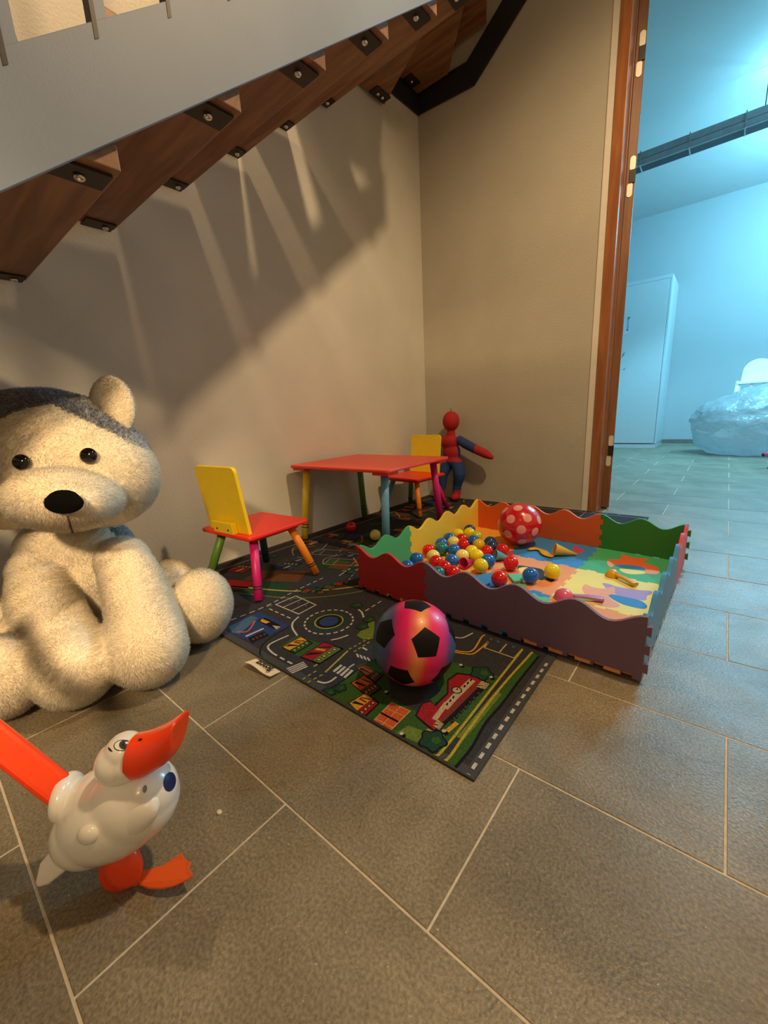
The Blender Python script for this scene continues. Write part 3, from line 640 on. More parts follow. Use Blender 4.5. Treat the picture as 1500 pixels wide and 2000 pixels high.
def fence(A, B, cols, inward):
    A3, B3 = Vector((A.x, A.y, NB)), Vector((B.x, B.y, NB)); d = (B3-A3); Lt = d.length; d.normalize()
    nrm = Vector((inward.x, inward.y, 0))
    M_ = Matrix(((d.x, 0, nrm.x, A3.x), (d.y, 0, nrm.y, A3.y), (0, 1, 0, A3.z), (0, 0, 0, 1)))
    L1 = Lt/3
    def top(u): return .152 + .0165*math.cos(4*PI*u/L1)
    for i, c in enumerate(cols):
        u0, u1 = i*L1, (i+1)*L1
        hb_ = top(0)
        lft = toothed((u0, 0), (u0, hb_), 7, .010, (1, 0)); rgt = toothed((u1, 0), (u1, hb_), 7, .010, (1, 0))
        if i == 0: lft = toothed((u0, 0), (u0, hb_), 7, .009, (1, 0))
        tp_ = [(u1-(u1-u0)*k/24, top(u1-(u1-u0)*k/24)) for k in range(1, 24)]
        bot = []
        for k in range(5):
            a, b = u0+L1*(k+.32)/5, u0+L1*(k+.68)/5
            bot += [(a, 0), (a, .0125), (b, .0125), (b, 0)]
        poly = bot + [tuple(p[:2]) for p in rgt] + tp_ + [tuple(p[:2]) for p in reversed(lft)]
        pn = MB().prism(poly, M_, 0, FT).build('wall_panel', foam[c], pen, bevel=.0012, seg=2)
        pn['label'] = {'dgreen': 'green', 'pinkred': 'pink red', 'sky': 'blue'}.get(c, c) + ' foam wall panel with wavy top'
fence(PCN[0], PCN[1], ['red', 'purple', 'purple'], Vector((0, 1)))
fence(PCN[1]+Vector((0, FT)), PCN[2], ['sky', 'sky', 'pinkred'], Vector((-1, 0)))
fence(PCN[3]+Vector((0, -FT)), PCN[2]+Vector((0, -FT)), ['orange', 'orange', 'dgreen'], Vector((0, 1)))
fence(PCN[0]+Vector((0, FT)), PCN[3]+Vector((0, -FT)), ['green', 'yellow', 'yellow'], Vector((1, 0)))
# pen floor
def Q(u, v):
    a = PCN[0].lerp(PCN[1], u); b = PCN[3].lerp(PCN[2], u); p = a.lerp(b, v); return (p.x, p.y)
m0 = FT/.95
def U(i): return m0 + (1-2*m0)*i/3
tcol = [['amber', 'blue', 'peach'], ['amber', 'peach', 'lemon'], ['amber', 'blue', 'green']]   # rows from front
for r in range(3):
    for c in range(3):
        u0, u1, v0, v1 = U(c), U(c+1), U(r), U(r+1); d_ = .010
        def T(p, q, nr, out): return toothed(Q(*p)+(0,), Q(*q)+(0,), 9, d_ if not out else .0118, nr)
        bottom = T((u0, v0), (u1, v0), (0, -1, 0), r == 0) if r == 0 else toothed(Q(u0, v0)+(0,), Q(u1, v0)+(0,), 9, d_, (0, 1, 0))
        right = T((u1, v0), (u1, v1), (1, 0, 0), c == 2)
        topp = T((u0, v1), (u1, v1), (0, 1, 0), r == 2)
        left = T((u0, v0), (u0, v1), (-1, 0, 0), True) if c == 0 else T((u0, v0), (u0, v1), (1, 0, 0), False)
        poly = [tuple(p[:2]) for p in bottom[:-1]+right[:-1]+topp[::-1][:-1]+left[::-1][:-1]]
        tl = MB().prism(poly, None, NB, NB+.0115).build('floor_mat', foam[tcol[r][c]], pen, bevel=.001, seg=1)
        tl['label'] = dict(amber='amber yellow', blue='blue', peach='orange', lemon='pale yellow', green='green')[tcol[r][c]] + ' foam puzzle floor tile'
PF = NB+.0115
INL = []
def inlay(pix, c, h=.0012, smooth=True, name='inlay'):
    P = [fl(x, y, PF) for x, y in pix]
    if smooth: P = catmull(P, 4, True)
    INL.append(1); h = .0002 + .00004*len(INL)
    o = MB().prism([(p.x, p.y) for p in P], None, PF-.004, PF+h).build(name, foam[c], pen, bevel=.0006, seg=1)
    o['label'] = dict(peach='orange', lemon='pale yellow', dgreen='dark green').get(c, c) + ' foam cut-out shape set in the floor tiles'; return o
def c3(*p): return [(1000+x/4.1667, 960+y/4.1667) for x, y in p]
inlay(c3((735, 746), (790, 752), (860, 775), (1020, 800), (1135, 810), (1135, 835), (1100, 850), (1090, 885), (1010, 880), (930, 860), (830, 830), (760, 780)), 'lilac')
inlay(c3((595, 755), (650, 775), (740, 790), (830, 775), (835, 830), (790, 860), (880, 925), (830, 945), (720, 930), (640, 880), (570, 800)), 'salmon')
inlay(c3((785, 850), (830, 838), (930, 860), (1050, 890), (1100, 930), (1080, 955), (1000, 945), (880, 910)), 'blue', .002)
inlay(c3((770, 555), (880, 550), (890, 510), (980, 535), (1110, 550), (1070, 575), (1170, 610), (1200, 650), (1150, 665), (1080, 640), (1060, 615), (930, 595), (850, 600), (820, 590)), 'orange')
inlay(c3((830, 600), (900, 595), (1020, 605), (1080, 625), (1070, 640), (960, 630), (880, 620)), 'blue', .002)
inlay(c3((880, 628), (980, 636), (1085, 650), (1070, 670), (960, 672), (890, 650)), 'lemon', .002)
inlay(c3((780, 560), (830, 600), (800, 615), (775, 590)), 'salmon', .002); inlay(c3((1090, 640), (1200, 650), (1170, 672), (1090, 665)), 'salmon', .002)
inlay(c3((510, 440), (580, 480), (560, 500), (500, 490)), 'pinkred')  # pink reflection on the blue tile, put in as a coloured inlay
def c1(*p): return [(900+x/4.1667, 980+y/4.1667) for x, y in p]
inlay(c1((550, 760), (600, 745), (640, 775), (690, 775), (730, 800), (680, 830), (620, 810)), 'mint'); inlay(c1((470, 520), (560, 530), (660, 550), (680, 590), (660, 640), (560, 600), (470, 560)), 'black', .0004, name='hole')
inlay(c1((465, 545), (520, 532), (560, 545), (500, 580)), 'lemon', .001); inlay(c1((660, 600), (760, 625), (740, 655), (700, 640)), 'black', .0004, name='hole')
inlay(c1((250, 560), (380, 540), (470, 570), (440, 600), (300, 590)), 'orange')
inlay(c1((1100, 890), (1140, 915), (1290, 940), (1240, 970), (1150, 950)), 'peach', .002); inlay(c1((280, 470), (420, 395), (400, 470), (340, 500)), 'pinkred')
# loose foam pieces
def loose(name, pix, c, label, h=.010, z0=None, tilt=0):
    z0 = PF+.0015 if z0 is None else z0
    P = [fl(x, y, z0+h) for x, y in pix]
    cx = sum(p.x for p in P)/len(P)
    o = MB(); nn = len(P); poly = [(p.x, p.y) for p in P]
    o.prism(poly, None, z0, z0+h)
    for v in o.v: v.z += tilt*(v.x-min(p.x for p in P))
    return tag(o.build(name, foam[c], bevel=.0015), label, 'foam piece', None)
loose('foam_piece', c1((75, 603), (262, 572), (235, 660), (180, 680), (150, 650)), 'sky', 'loose bright blue foam piece by the front playpen wall')
loose('foam_piece', c1((378, 582), (505, 585), (505, 640), (430, 645)), 'mint', 'loose mint foam piece just left of the blue ball')
loose('foam_piece', c1((360, 690), (430, 662), (535, 672), (520, 700), (440, 708)), 'mint', 'loose mint foam piece in front of the blue ball, near the wall')
# ---------------------------------------------------------------- small pit balls
BC = dict(red=(.68, .006, .008), blue=(.008, .14, .56), dkblue=(.012, .06, .19), teal=(.008, .19, .24), yellow=(.88, .70, .01), pale=(.90, .78, .20), lime=(.50, .62, .03), amber=(.80, .52, .03))
def bmat(c): return mat('ball_'+c, BC[c], .16, .02, coat=.3)
bme = {}
def ball(px, c, label, z=None, r=.0296, group='small plastic pit balls', cat='ball', base=None):
    base = PF+.0012 if base is None else base
    zc = base + r + (z or 0); p = fl(px[0], px[1], zc)
    return [p, r, c, label, group]
def b78(x, y): return (780+x/6.818, 1000+y/6.818)
BL = [
 (b78(935, 240), 'dkblue', 'dark blue pit ball farthest back in the pile by the yellow wall'),
 (b78(930, 285), 'yellow', 'yellow pit ball just in front of the farthest dark blue one'),
 (b78(765, 295), 'yellow', 'yellow pit ball half hidden against the yellow foam wall'),
 (b78(1025, 335), 'lime', 'lime green pit ball at the back right of the pile'),
 (b78(665, 352), 'blue', 'blue pit ball at the back left of the pile, behind the cream ball'),
 (b78(560, 425), 'blue', 'blue pit ball touching the yellow wall behind the teal ball'),
 (b78(730, 405), 'pale', 'cream yellow pit ball between the back blue and red balls'),
 (b78(840, 372), 'red', 'red pit ball at the back centre of the pile'),
 (b78(850, 440), 'red', 'red pit ball just in front of the back centre red ball'),
 (b78(950, 382), 'blue', 'blue pit ball beside the lime green one'),
 (b78(1060, 440), 'amber', 'golden yellow pit ball in front of the lime green one'),
 (b78(1210, 408), 'dkblue', 'dark blue pit ball left of the dotted ball'),
 (b78(1240, 462), 'dkblue', 'dark blue pit ball just behind the teal cone'),
 (b78(1370, 505), 'red', 'red pit ball tucked under the dotted ball'),
 (b78(570, 490), 'teal', 'teal green pit ball near the left of the pile'),
 (b78(722, 512), 'blue', 'blue pit ball in the middle of the pile beside the teal one'),
 (b78(392, 512), 'red', 'red pit ball leftmost against the yellow wall'),
 (b78(452, 592), 'pale', 'cream yellow pit ball behind the two front red balls'),
 (b78(838, 588), 'pale', 'cream yellow pit ball behind the magenta cup'),
 (b78(965, 530), 'yellow', 'yellow pit ball in the middle of the pile'),
 (b78(1035, 588), 'yellow', 'yellow pit ball behind the round yellow front ball'),
 (b78(1165, 530), 'red', 'red pit ball right of the middle yellow balls'),
 (b78(1180, 652), 'blue', 'blue pit ball beside the teal cone'),
 (b78(695, 655), 'blue', 'blue pit ball left of the magenta cup'),
 (b78(488, 668), 'red', 'red pit ball at the front left of the pile'),
 (b78(605, 745), 'red', 'red pit ball between the front red ones'),
 (b78(700, 808), 'red', 'red pit ball nearest the purple wall in the pile'),
 (b78(520, 822), 'teal', 'teal pit ball half hidden behind the purple wall'),
 (b78(228, 628), 'blue', 'blue pit ball in the green corner, raised above the wall'),
 (b78(105, 735), 'blue', 'blue pit ball half hidden behind the red wall'),
 (b78(1085, 715), 'yellow', 'bright yellow pit ball right of the magenta cup'),
 ((998, 1100), 'red', 'red pit ball right of the teal cone tip'),
 ((975, 1131), 'red', 'red pit ball nearest the purple wall beside the blue foam piece'),
 ((1036, 1124), 'blue', 'blue pit ball alone on the orange floor tile'),
 ((1079, 1116), 'yellow', 'yellow pit ball alone on the orange floor tile'),
]
B = [ball(p, c, l) for p, c, l in BL]
B += [['fix', .102, None, None, None]]
DOTC, DOTR = Vector((1.109, -.897, PF+.1012)), .100
for it in range(120):
    mv = False
    for i in range(len(BL)):
        for j in range(i+1, len(BL)):
            d = B[i][0]-B[j][0]; L_ = d.length
            if L_ < .0597:
                d = d.normalized() if L_ > 1e-6 else Vector((1, 0, 0)); s_ = (.0598-L_)*.5; B[i][0] += d*s_; B[j][0] -= d*s_; mv = True
        p = B[i][0]
        d = p-DOTC
        if d.length < DOTR+.0302: B[i][0] = DOTC + d.normalized()*(DOTR+.0304)
        p.z = max(p.z, PF+.0308)
        u_ = p.x; xl = .772+(p.y+1.662)/(.962)*.02 + FT + .0305
        p.x = max(p.x, xl); p.y = max(p.y, -1.665-(p.x-.77)*.035+FT+.0310); 
        yb_ = -.700-(p.x-.792)*.079-FT-.031; p.y = min(p.y, yb_)
        if p.z < PF+.05: p.z = PF+.0308
    if not mv: break
sph = MB().ell((0, 0, 0), .0296, nu=28, nv=18)
for i, (pp, r, c, lab, gr) in enumerate(B[:len(BL)]):
    key = c
    if key not in bme:
        o = sph.build('pit_ball', bmat(c), local=True); bme[key] = o
    else:
        o = bme[key].copy(); COL.objects.link(o)
    o.location = pp; o.name = 'pit_ball'; tag(o, lab, 'ball', 'small plastic pit balls')
for px_, c, lab in (((686, 1029), 'red', 'red pit ball on the rug by the green table leg'), ((733, 1045), 'pale', 'yellow pit ball on the rug under the red table')):
    o = bme[c].copy(); COL.objects.link(o); o.name = 'pit_ball'; o.location = fl(px_[0], px_[1], RZ+.031); tag(o, lab, 'ball', 'small plastic pit balls')
# ---------------------------------------------------------------- big dotted ball
def ball_patch(mb, c, R_, dirv, ang, n, mi, lift=.0006, spin=None, rings=4):
    d = Vector(dirv).normalized(); a = Vector(spin) if spin is not None else (Vector((0,0,1)) if abs(d.z) < .9 else Vector((1,0,0)))
    a = (a-d*a.dot(d)).normalized(); b = d.cross(a)
    rim = []
    if n > 10: dirs = [(math.cos(2*PI*i/n), math.sin(2*PI*i/n), 1) for i in range(n)]
    else:
        dirs = []
        for i in range(n):
            c0 = (math.cos(2*PI*i/n), math.sin(2*PI*i/n)); c1_ = (math.cos(2*PI*(i+1)/n), math.sin(2*PI*(i+1)/n))
            for j in range(5):
                t = j/5; dirs.append((c0[0]*(1-t)+c1_[0]*t, c0[1]*(1-t)+c1_[1]*t, 1))
    N_ = len(dirs); vs = [c + d*(R_+lift)]
    for k in range(1, rings+1):
        for (x, y, _) in dirs:
            l = math.hypot(x, y); th = ang*l*k/rings
            e = (a*x+b*y)/l; lf = lift if k < rings else .0002
            vs.append(c + (d*math.cos(th)+e*math.sin(th))*(R_+lf))
    fs = [(0, 1+i, 1+(i+1) % N_) for i in range(N_)]
    for k in range(rings-1):
        for i in range(N_): fs.append((1+k*N_+i, 1+(k+1)*N_+i, 1+(k+1)*N_+(i+1)%N_, 1+k*N_+(i+1)%N_))
    mb.add(vs, fs, mi, True)
def ray_hit(x, y, c, R_):
    d = ray(x, y).normalized(); oc = CAM-c; b = oc.dot(d); disc_ = b*b-(oc.length_squared-R_*R_)
    if disc_ < 0:
        p = CAM-d*b; return (p-c).normalized()
    return (CAM+d*(-b-math.sqrt(disc_))-c).normalized()
db = tag(empty('dotted_ball', (DOTC.x, DOTC.y, PF)), 'large shiny red ball with pale pink dots inside the playpen', 'ball')
MB().ell(DOTC, DOTR, nu=48, nv=32).build('shell', mat('dot_ball_red', (.62, .008, .018), .2, .01, coat=.4), db)
DM = mat('dot_pink', (.86, .36, .30), .25, .02, coat=.3)
dl = [ray_hit(900+x/4.167, 980+y/4.167, DOTC, DOTR) for x, y in ((355, 65), (465, 48), (578, 52), (405, 140), (543, 130), (640, 145), (306, 175), (493, 228), (607, 245), (382, 265), (500, 328), (608, 330))]
for i in range(60):
    z_ = 1-2*(i+.5)/60; a_ = i*2.39996; v = Vector((math.sqrt(1-z_*z_)*math.cos(a_), math.sqrt(1-z_*z_)*math.sin(a_), z_))
    if all(v.angle(q) > .62 for q in dl): dl.append(v)
for q in dl:
    mb = MB(); ball_patch(mb, DOTC, DOTR, q, .205, 20, 0, lift=.0004); mb.build('dot', DM, db)
# ---------------------------------------------------------------- rainbow soccer ball
SR = .1015; SC = Vector((1.274, -1.992, RZ+SR+.001))
sb = tag(empty('soccer_ball', (SC.x, SC.y, RZ)), 'rainbow striped rubber soccer ball with black pentagons on the rug', 'ball')
mb = MB().ell(SC, SR, nu=72, nv=48); shell = mb.build('shell', attr_mat('rainbow_rubber', .38, .15), sb)
axs = (RT*.985 - UP*(-.02) + UP*.10).normalized(); axs = (RT + UP*(-.16)).normalized()
stops = [(-1.0, (.04, .10, .13)), (-.80, (.03, .13, .24)), (-.62, (.10, .05, .22)), (-.50, (.55, .008, .13)), (-.28, (.80, .01, .14)), (-.12, (.85, .14, .10)), (.0, (.88, .33, .08)), (.12, (.88, .22, .08)), (.24, (.85, .02, .10)), (.45, (.80, .012, .20)), (.62, (.55, .03, .25)), (.76, (.10, .07, .28)), (.9, (.03, .12, .24)), (1.0, (.04, .14, .18))]
def rampc(t):
    for i in range(len(stops)-1):
        if t <= stops[i+1][0]:
            a, b = stops[i], stops[i+1]; u = (t-a[0])/(b[0]-a[0]); return [a[1][k]*(1-u)+b[1][k]*u for k in range(3)]
    return stops[-1][1]
ca = shell.data.color_attributes.new('paint', 'FLOAT_COLOR', 'POINT')
for i, v in enumerate(shell.data.vertices):
    p = v.co + ORG[shell.name] - SC; ca.data[i].color = (*rampc(max(-1, min(1, p.dot(axs)/SR))), 1)
v1 = ray_hit(834, 1257, SC, SR); v3 = ray_hit(815, 1180, SC, SR)
e1 = (v3-v1*v3.dot(v1)).normalized(); e2 = v1.cross(e1); ti = math.radians(63.435)
ico = [v1, -v1] + [v1*math.cos(ti)+(e1*math.cos(2*PI*k/5)+e2*math.sin(2*PI*k/5))*math.sin(ti) for k in range(5)]
ico += [-q for q in ico[2:]]
for q in ico:
    nb = min((o for o in ico if (o-q).length > .1), key=lambda o: (o-q).length)
    mb = MB(); ball_patch(mb, SC, SR, q, math.radians(20.5), 5, 0, lift=.0005, spin=nb); mb.build('pentagon', mat('pentagon_black', (.005, .005, .006), .5, spec=.2), sb)
# ---------------------------------------------------------------- cones, cup, scoops
def cone(name, mouth, apex, rm, m, label, t=.002):
    c = tag(empty(name, ((mouth+apex)/2)[:2]+(PF,) if False else Vector(((mouth.x+apex.x)/2, (mouth.y+apex.y)/2, PF))), label, 'toy')
    d = apex-mouth; M_ = frame(mouth, d.cross(Vector((0, 0, 1))), d); L_ = d.length
    MB().lathe([(rm-t, 0), (rm+.001, -.001), (rm+.002, .002), (rm, .004), (.004, L_-.002), (0.0005, L_), (.0004, L_-.006), (rm-t*1.6, .003), (rm-t, 0)], M_, 28).build('shell', m, c)
    return c
PL = lambda n, c: mat('toy_'+n, c, .3, .02, coat=.2)
z_ = PF+.0225
cone('yellow_cone', fl(1083, 1073, PF+.0285), fl(1127, 1083, PF+.006), .0265, PL('amber', (.86, .50, .07)), 'toy ice cream cone in yellow plastic lying on the blue tile')
cone('teal_cone', fl(967, 1084, PF+.028), fl(996, 1090, PF+.009), .0235, PL('teal', (.10, .42, .45)), 'toy ice cream cone in teal plastic beside the pit balls')
cone('magenta_cup', fl(905, 1100, PF+.0275), fl(928, 1096, PF+.012), .0225, PL('magenta', (.72, .01, .15)), 'small magenta plastic cup open towards the viewer among the pit balls')
def scoop(name, cen, hand, rb, mb_, mh, label, up_dome=True):
    s = tag(empty(name, (cen.x, cen.y, PF)), label, 'scoop')
    pr_ = [(rb*math.sin(a), rb*math.cos(a)*.95) for a in [0.02]+[PI/2*i/10 for i in range(1, 11)]] + [(rb*1.06, -.001), (rb*1.04, -.003), (rb*.95, -.002)] + [(rb*.94*math.cos(a), rb*.88*math.sin(a)) for a in [PI/2*i/8 for i in range(0, 9)]]
    MB().lathe([(max(r_, .0002), z) for r_, z in pr_], Matrix.Translation((cen.x, cen.y, PF+.0045)), 28).build('bowl', mb_, s)
    d = (hand-cen); d.z = 0; L_ = d.length; d.normalize(); a0 = cen+d*rb*.92
    P = [Vector((a0.x, a0.y, PF+.012)), Vector((a0.x, a0.y, PF+.013))+d*(L_-rb)*.5, Vector((a0.x, a0.y, PF+.009))+d*(L_-rb)]
    prf = [(math.copysign(abs(math.cos(2*PI*k/16))**.5, math.cos(2*PI*k/16))*.55, math.copysign(abs(math.sin(2*PI*k/16))**.5, math.sin(2*PI*k/16))) for k in range(16)]
    MB().tube(catmull(P, 4), [.008+.004*i/8 for i in range(9)], 16, prof=prf).build('handle', mh, s, bevel=.0)
    return s
AMB = PL('scoop_amber', (.82, .42, .02))
scoop('orange_scoop', fl(1196, 1125, PF), fl(1242, 1147, PF), .0235, AMB, AMB, 'amber yellow plastic toy scoop lying dome up near the yellow tile')
scoop('pink_scoop', fl(1101, 1168, PF), fl(1180, 1176, PF), .0305, PL('pink', (.85, .14, .30)), PL('lilac', (.52, .26, .50)), 'pink toy ladle with lilac handle behind the purple wall')
# wavy amber spatula left of the cone
sp = [fl(x, y, PF+.006) for x, y in c1((550, 390), (600, 380), (660, 395), (700, 430), (750, 445))]
tb_ = MB().tube(catmull(sp, 4), [.004, .007, .009, .010, .010, .009, .008, .008, .009, .011, .012, .012, .011, .010, .009, .008, .006], 12, prof=[(math.cos(2*PI*k/12)*.35, math.sin(2*PI*k/12)*1.6) for k in range(12)])
tag(tb_.build('wavy_spatula', AMB), 'flat wavy amber toy piece lying left of the yellow cone', 'toy')
tag(MB().ell(fl(428, 1586, .001), (.006, .0045, .0015), nu=9, nv=5).build('crumb', mat('crumb_white', (.75, .66, .50), .9)), 'tiny pale crumb on the floor tiles right of the bird toy', 'crumb')
# ---------------------------------------------------------------- remesh helper for soft bodies
def soft(ells, voxel, smooth_it=8, tubes=(), name='body'):
    mb = MB()
    for e in ells: mb.ell(e[0], e[1], e[2] if len(e) > 2 else None, nu=24, nv=16)
    for t in tubes: mb.tube(t[0], t[1], 20)
    me = bpy.data.meshes.new('tmp'); me.from_pydata(mb.v, [], mb.f); o = bpy.data.objects.new('tmp', me); COL.objects.link(o)
    bm = bmesh.new(); bm.from_mesh(me); bmesh.ops.remove_doubles(bm, verts=bm.verts, dist=1e-6); bmesh.ops.recalc_face_normals(bm, faces=bm.faces); bm.to_mesh(me); bm.free()
    r = o.modifiers.new('r', 'REMESH'); r.mode = 'VOXEL'; r.voxel_size = voxel
    s = o.modifiers.new('s', 'SMOOTH'); s.factor = .5; s.iterations = smooth_it
    out = bpy.data.meshes.new_from_object(o.evaluated_get(bpy.context.evaluated_depsgraph_get()))
    bpy.data.objects.remove(o); out.materials.clear()
    for p in out.polygons: p.use_smooth = True
    return out
def place_mesh(me, name, mats, parent=None, og=None):
    og = ORG[parent.name] if parent else og
    me.transform(Matrix.Translation(-og)); me.name = name
    for m in mats: me.materials.append(m)
    o = bpy.data.objects.new(name, me); COL.objects.link(o)
    if parent: o.parent = parent
    else: o.location = og
    ORG[o.name] = og; return o
# ---------------------------------------------------------------- plush dog
def A(x, y, d): return at(x, y, d)
def RB(): return Matrix(((RT.x, UP.x, -FW.x), (RT.y, UP.y, -FW.y), (RT.z, UP.z, -FW.z)))   # columns: right, up, towards viewer
CB = RB()
def tilt(a): return CB @ Matrix.Rotation(math.radians(a), 3, 'Z')
HC = A(112, 892, 1.13)
E_ = []
def e(x, y, d, rx, ry, rz=None, a=0):
    k_ = d/F; E_.append((A(x, y, d), (rx*k_, ry*k_, (rz if rz else min(rx, ry))*k_), tilt(a)))
e(112, 908, 1.16, 174, 124, 125); e(100, 862, 1.17, 146, 96, 118); e(190, 930, 1.13, 110, 98, 95); e(20, 935, 1.12, 105, 96, 90)
e(126, 975, .985, 100, 60, 90); e(130, 985, .945, 82, 50, 70)
e(150, 1075, 1.25, 106, 72, 78); e(158, 1150, 1.27, 128, 105, 85); e(165, 1215, 1.27, 115, 85, 85); e(165, 1130, 1.23, 90, 80, 62); e(172, 1185, 1.25, 88, 70, 60)
# front legs
for pts in ([(240, 1095, 1.175, 47), (264, 1150, 1.13, 55), (280, 1205, 1.10, 60), (286, 1250, 1.06, 70), (290, 1268, 1.04, 70)],
            [(78, 1115, 1.155, 50), (86, 1175, 1.10, 57), (108, 1230, 1.05, 62), (138, 1288, 1.00, 71), (146, 1306, .98, 71)]):
    for (a, b) in zip(pts, pts[1:]):
        for t in (0, .5): e(*[a[i]*(1-t)+b[i]*t for i in range(3)], a[3]*(1-t)+b[3]*t, a[3]*(1-t)+b[3]*t)
    e(*pts[-1][:3], pts[-1][3], pts[-1][3])
# hind legs and feet
e(392, 1182, 1.24, 57, 70, 58); e(345, 1190, 1.30, 62, 62); e(290, 1200, 1.33, 75, 75); e(330, 1150, 1.42, 50, 55)
e(8, 1320, .955, 70, 80, 62); e(20, 1290, 1.05, 72, 80); e(60, 1240, 1.18, 85, 85)
# tail
e(338, 1120, 1.52, 26, 22, None, 40); e(322, 1140, 1.5, 34, 30); e(296, 1165, 1.46, 40, 36)
dogm = soft(E_, .009, 6)
dv = np.empty(len(dogm.vertices)*3); dogm.vertices.foreach_get('co', dv); dv = dv.reshape(-1, 3)
dv[:, 2] = np.maximum(dv[:, 2], .018); dogm.vertices.foreach_set('co', dv.ravel()); dogm.update()
dog = tag(empty('plush_dog', (.5, -2.4, 0)), 'giant cream and grey plush husky sitting on the floor at the left', 'stuffed animal')
CREAMB = mat('plush_cream', (.86, .78, .62), .95, .05, 8, sheen=.3); 
GREYB = mat('plush_grey', (.12, .12, .13), .95, .3, 90, sheen=.2)
# grey or cream by place on the animal, in its own frame (right, up, front)
BX = [-.40, -.30, -.17, -.10, -.035, .0, .05, .13, .19, .245, .30]; BY = [.10, .10, .110, .105, .076, .10, .125, .085, .055, .020, -.02]
cbT = np.array(CB.transposed())
hcn = np.array(HC); bcn = np.array(A(160, 1100, 1.27))
def is_grey(P):
    q = (P-hcn) @ cbT.T; hb = (P-bcn) @ cbT.T
    bnd = np.interp(q[:, 0], BX, BY)
    head = (q[:, 1] > -.20)
    g = head & (q[:, 2] > -.06) & (q[:, 1] > bnd)
    g |= head & (q[:, 2] <= -.06) & (q[:, 1] > bnd - (-.06-q[:, 2])*2.2)
    body = (~head) & (hb[:, 1] > -.02) & (hb[:, 2] < .055 - .0*hb[:, 0]) & (np.abs(hb[:, 0]) > .10) & (q[:, 0] > -.3)
    back = (~head) & (hb[:, 2] < -.03) & (hb[:, 1] > -.10) & (np.abs(hb[:, 0]) < .17) & (hb[:, 1] > -.05)
    return g | (body & (hb[:, 1] > .0)) | back
dogo = place_mesh(dogm, 'body', [CREAMB, GREYB], dog)
cen = np.array([tuple(p.center) for p in dogm.polygons]) + np.array(ORG[dogo.name])
gm = is_grey(cen); dogm.polygons.foreach_set('material_index', gm.astype(np.int32))
def fur(meshes, count, length, width, parent, name, m, sel, seed, down=.55):
    r_ = np.random.default_rng(seed)
    V = []; Nn = []; AR = []
    for me, og in meshes:
        me.calc_loop_triangles()
        co = np.empty(len(me.vertices)*3); me.vertices.foreach_get('co', co); co = co.reshape(-1, 3)+np.array(og)
        no = np.empty(len(me.vertices)*3); me.vertices.foreach_get('normal', no); no = no.reshape(-1, 3)
        tr = np.empty(len(me.loop_triangles)*3, dtype=np.int32); me.loop_triangles.foreach_get('vertices', tr); tr = tr.reshape(-1, 3)
        V.append(co[tr]); Nn.append(no[tr])
    V = np.concatenate(V); Nn = np.concatenate(Nn)
    ar = np.linalg.norm(np.cross(V[:, 1]-V[:, 0], V[:, 2]-V[:, 0]), axis=1); ix = r_.choice(len(V), count, p=ar/ar.sum())
    a, b = r_.random(count), r_.random(count); f = a+b > 1; a[f] = 1-a[f]; b[f] = 1-b[f]; c = 1-a-b
    P = V[ix, 0]*a[:, None]+V[ix, 1]*b[:, None]+V[ix, 2]*c[:, None]; N_ = Nn[ix, 0]*a[:, None]+Nn[ix, 1]*b[:, None]+Nn[ix, 2]*c[:, None]
    N_ /= np.linalg.norm(N_, axis=1)[:, None]+1e-9
    k_ = sel(P + r_.normal(0, .004, P.shape)); P, N_ = P[k_], N_[k_]; n = len(P)
    # clumped lay of the pile
    fr = 28.
    cl = np.stack([np.sin(P[:, 1]*fr+1.3*np.sin(P[:, 2]*fr*.7))+np.sin(P[:, 2]*fr*2.1+P[:, 0]*11), np.sin(P[:, 0]*fr*1.3+2)+np.sin(P[:, 2]*fr*1.7+P[:, 1]*fr), np.sin(P[:, 0]*fr+P[:, 1]*fr*1.9)], 1)*.22
    D = N_*1.0 + np.array([0, 0, -down]) + cl + r_.normal(0, .22, (n, 3)); D /= np.linalg.norm(D, axis=1)[:, None]
    dn = (D*N_).sum(1); D += N_*np.maximum(0, .25-dn)[:, None]; D /= np.linalg.norm(D, axis=1)[:, None]
    S_ = np.cross(D, N_ + r_.normal(0, .4, (n, 3))); S_ /= np.linalg.norm(S_, axis=1)[:, None]+1e-9
    S_ *= np.where((np.cross(S_, D)*N_).sum(1) < 0, -1, 1)[:, None]
    L_ = length*r_.uniform(.6, 1.15, n)[:, None]; W_ = width*.5
    tip = P + D*L_; mid = P + D*L_*.5 + N_*L_*.06
    vs = np.stack([P-S_*W_-N_*.002, P+S_*W_-N_*.002, mid+S_*W_*.8, mid-S_*W_*.8, tip], 1).reshape(-1, 3) - np.array(ORG[parent.name])
    me = bpy.data.meshes.new(name); me.vertices.add(n*5); me.vertices.foreach_set('co', vs.ravel())
    base = (np.arange(n)*5)[:, None]
    lp = np.concatenate([base+np.array([[0, 1, 2, 3]]), base+np.array([[3, 2, 4]])], 1).ravel().astype(np.int32)
    me.loops.add(len(lp)); me.loops.foreach_set('vertex_index', lp)
    st_ = np.stack([np.arange(n)*7, np.arange(n)*7+4], 1).ravel().astype(np.int32)
    me.polygons.add(n*2); me.polygons.foreach_set('loop_start', st_)
    me.polygons.foreach_set('use_smooth', np.ones(n*2, dtype=bool)); me.update(calc_edges=True); me.validate()
    nn = np.repeat((N_*.8+D*.35+r_.normal(0, .10, (n, 3))), 5, axis=0); nn /= np.linalg.norm(nn, axis=1)[:, None]
    me.normals_split_custom_set_from_vertices(nn.astype(np.float32))
    me.materials.append(m); o = bpy.data.objects.new(name, me); COL.objects.link(o); o.parent = parent; o['kind'] = 'stuff'; ORG[o.name] = ORG[parent.name]; return o
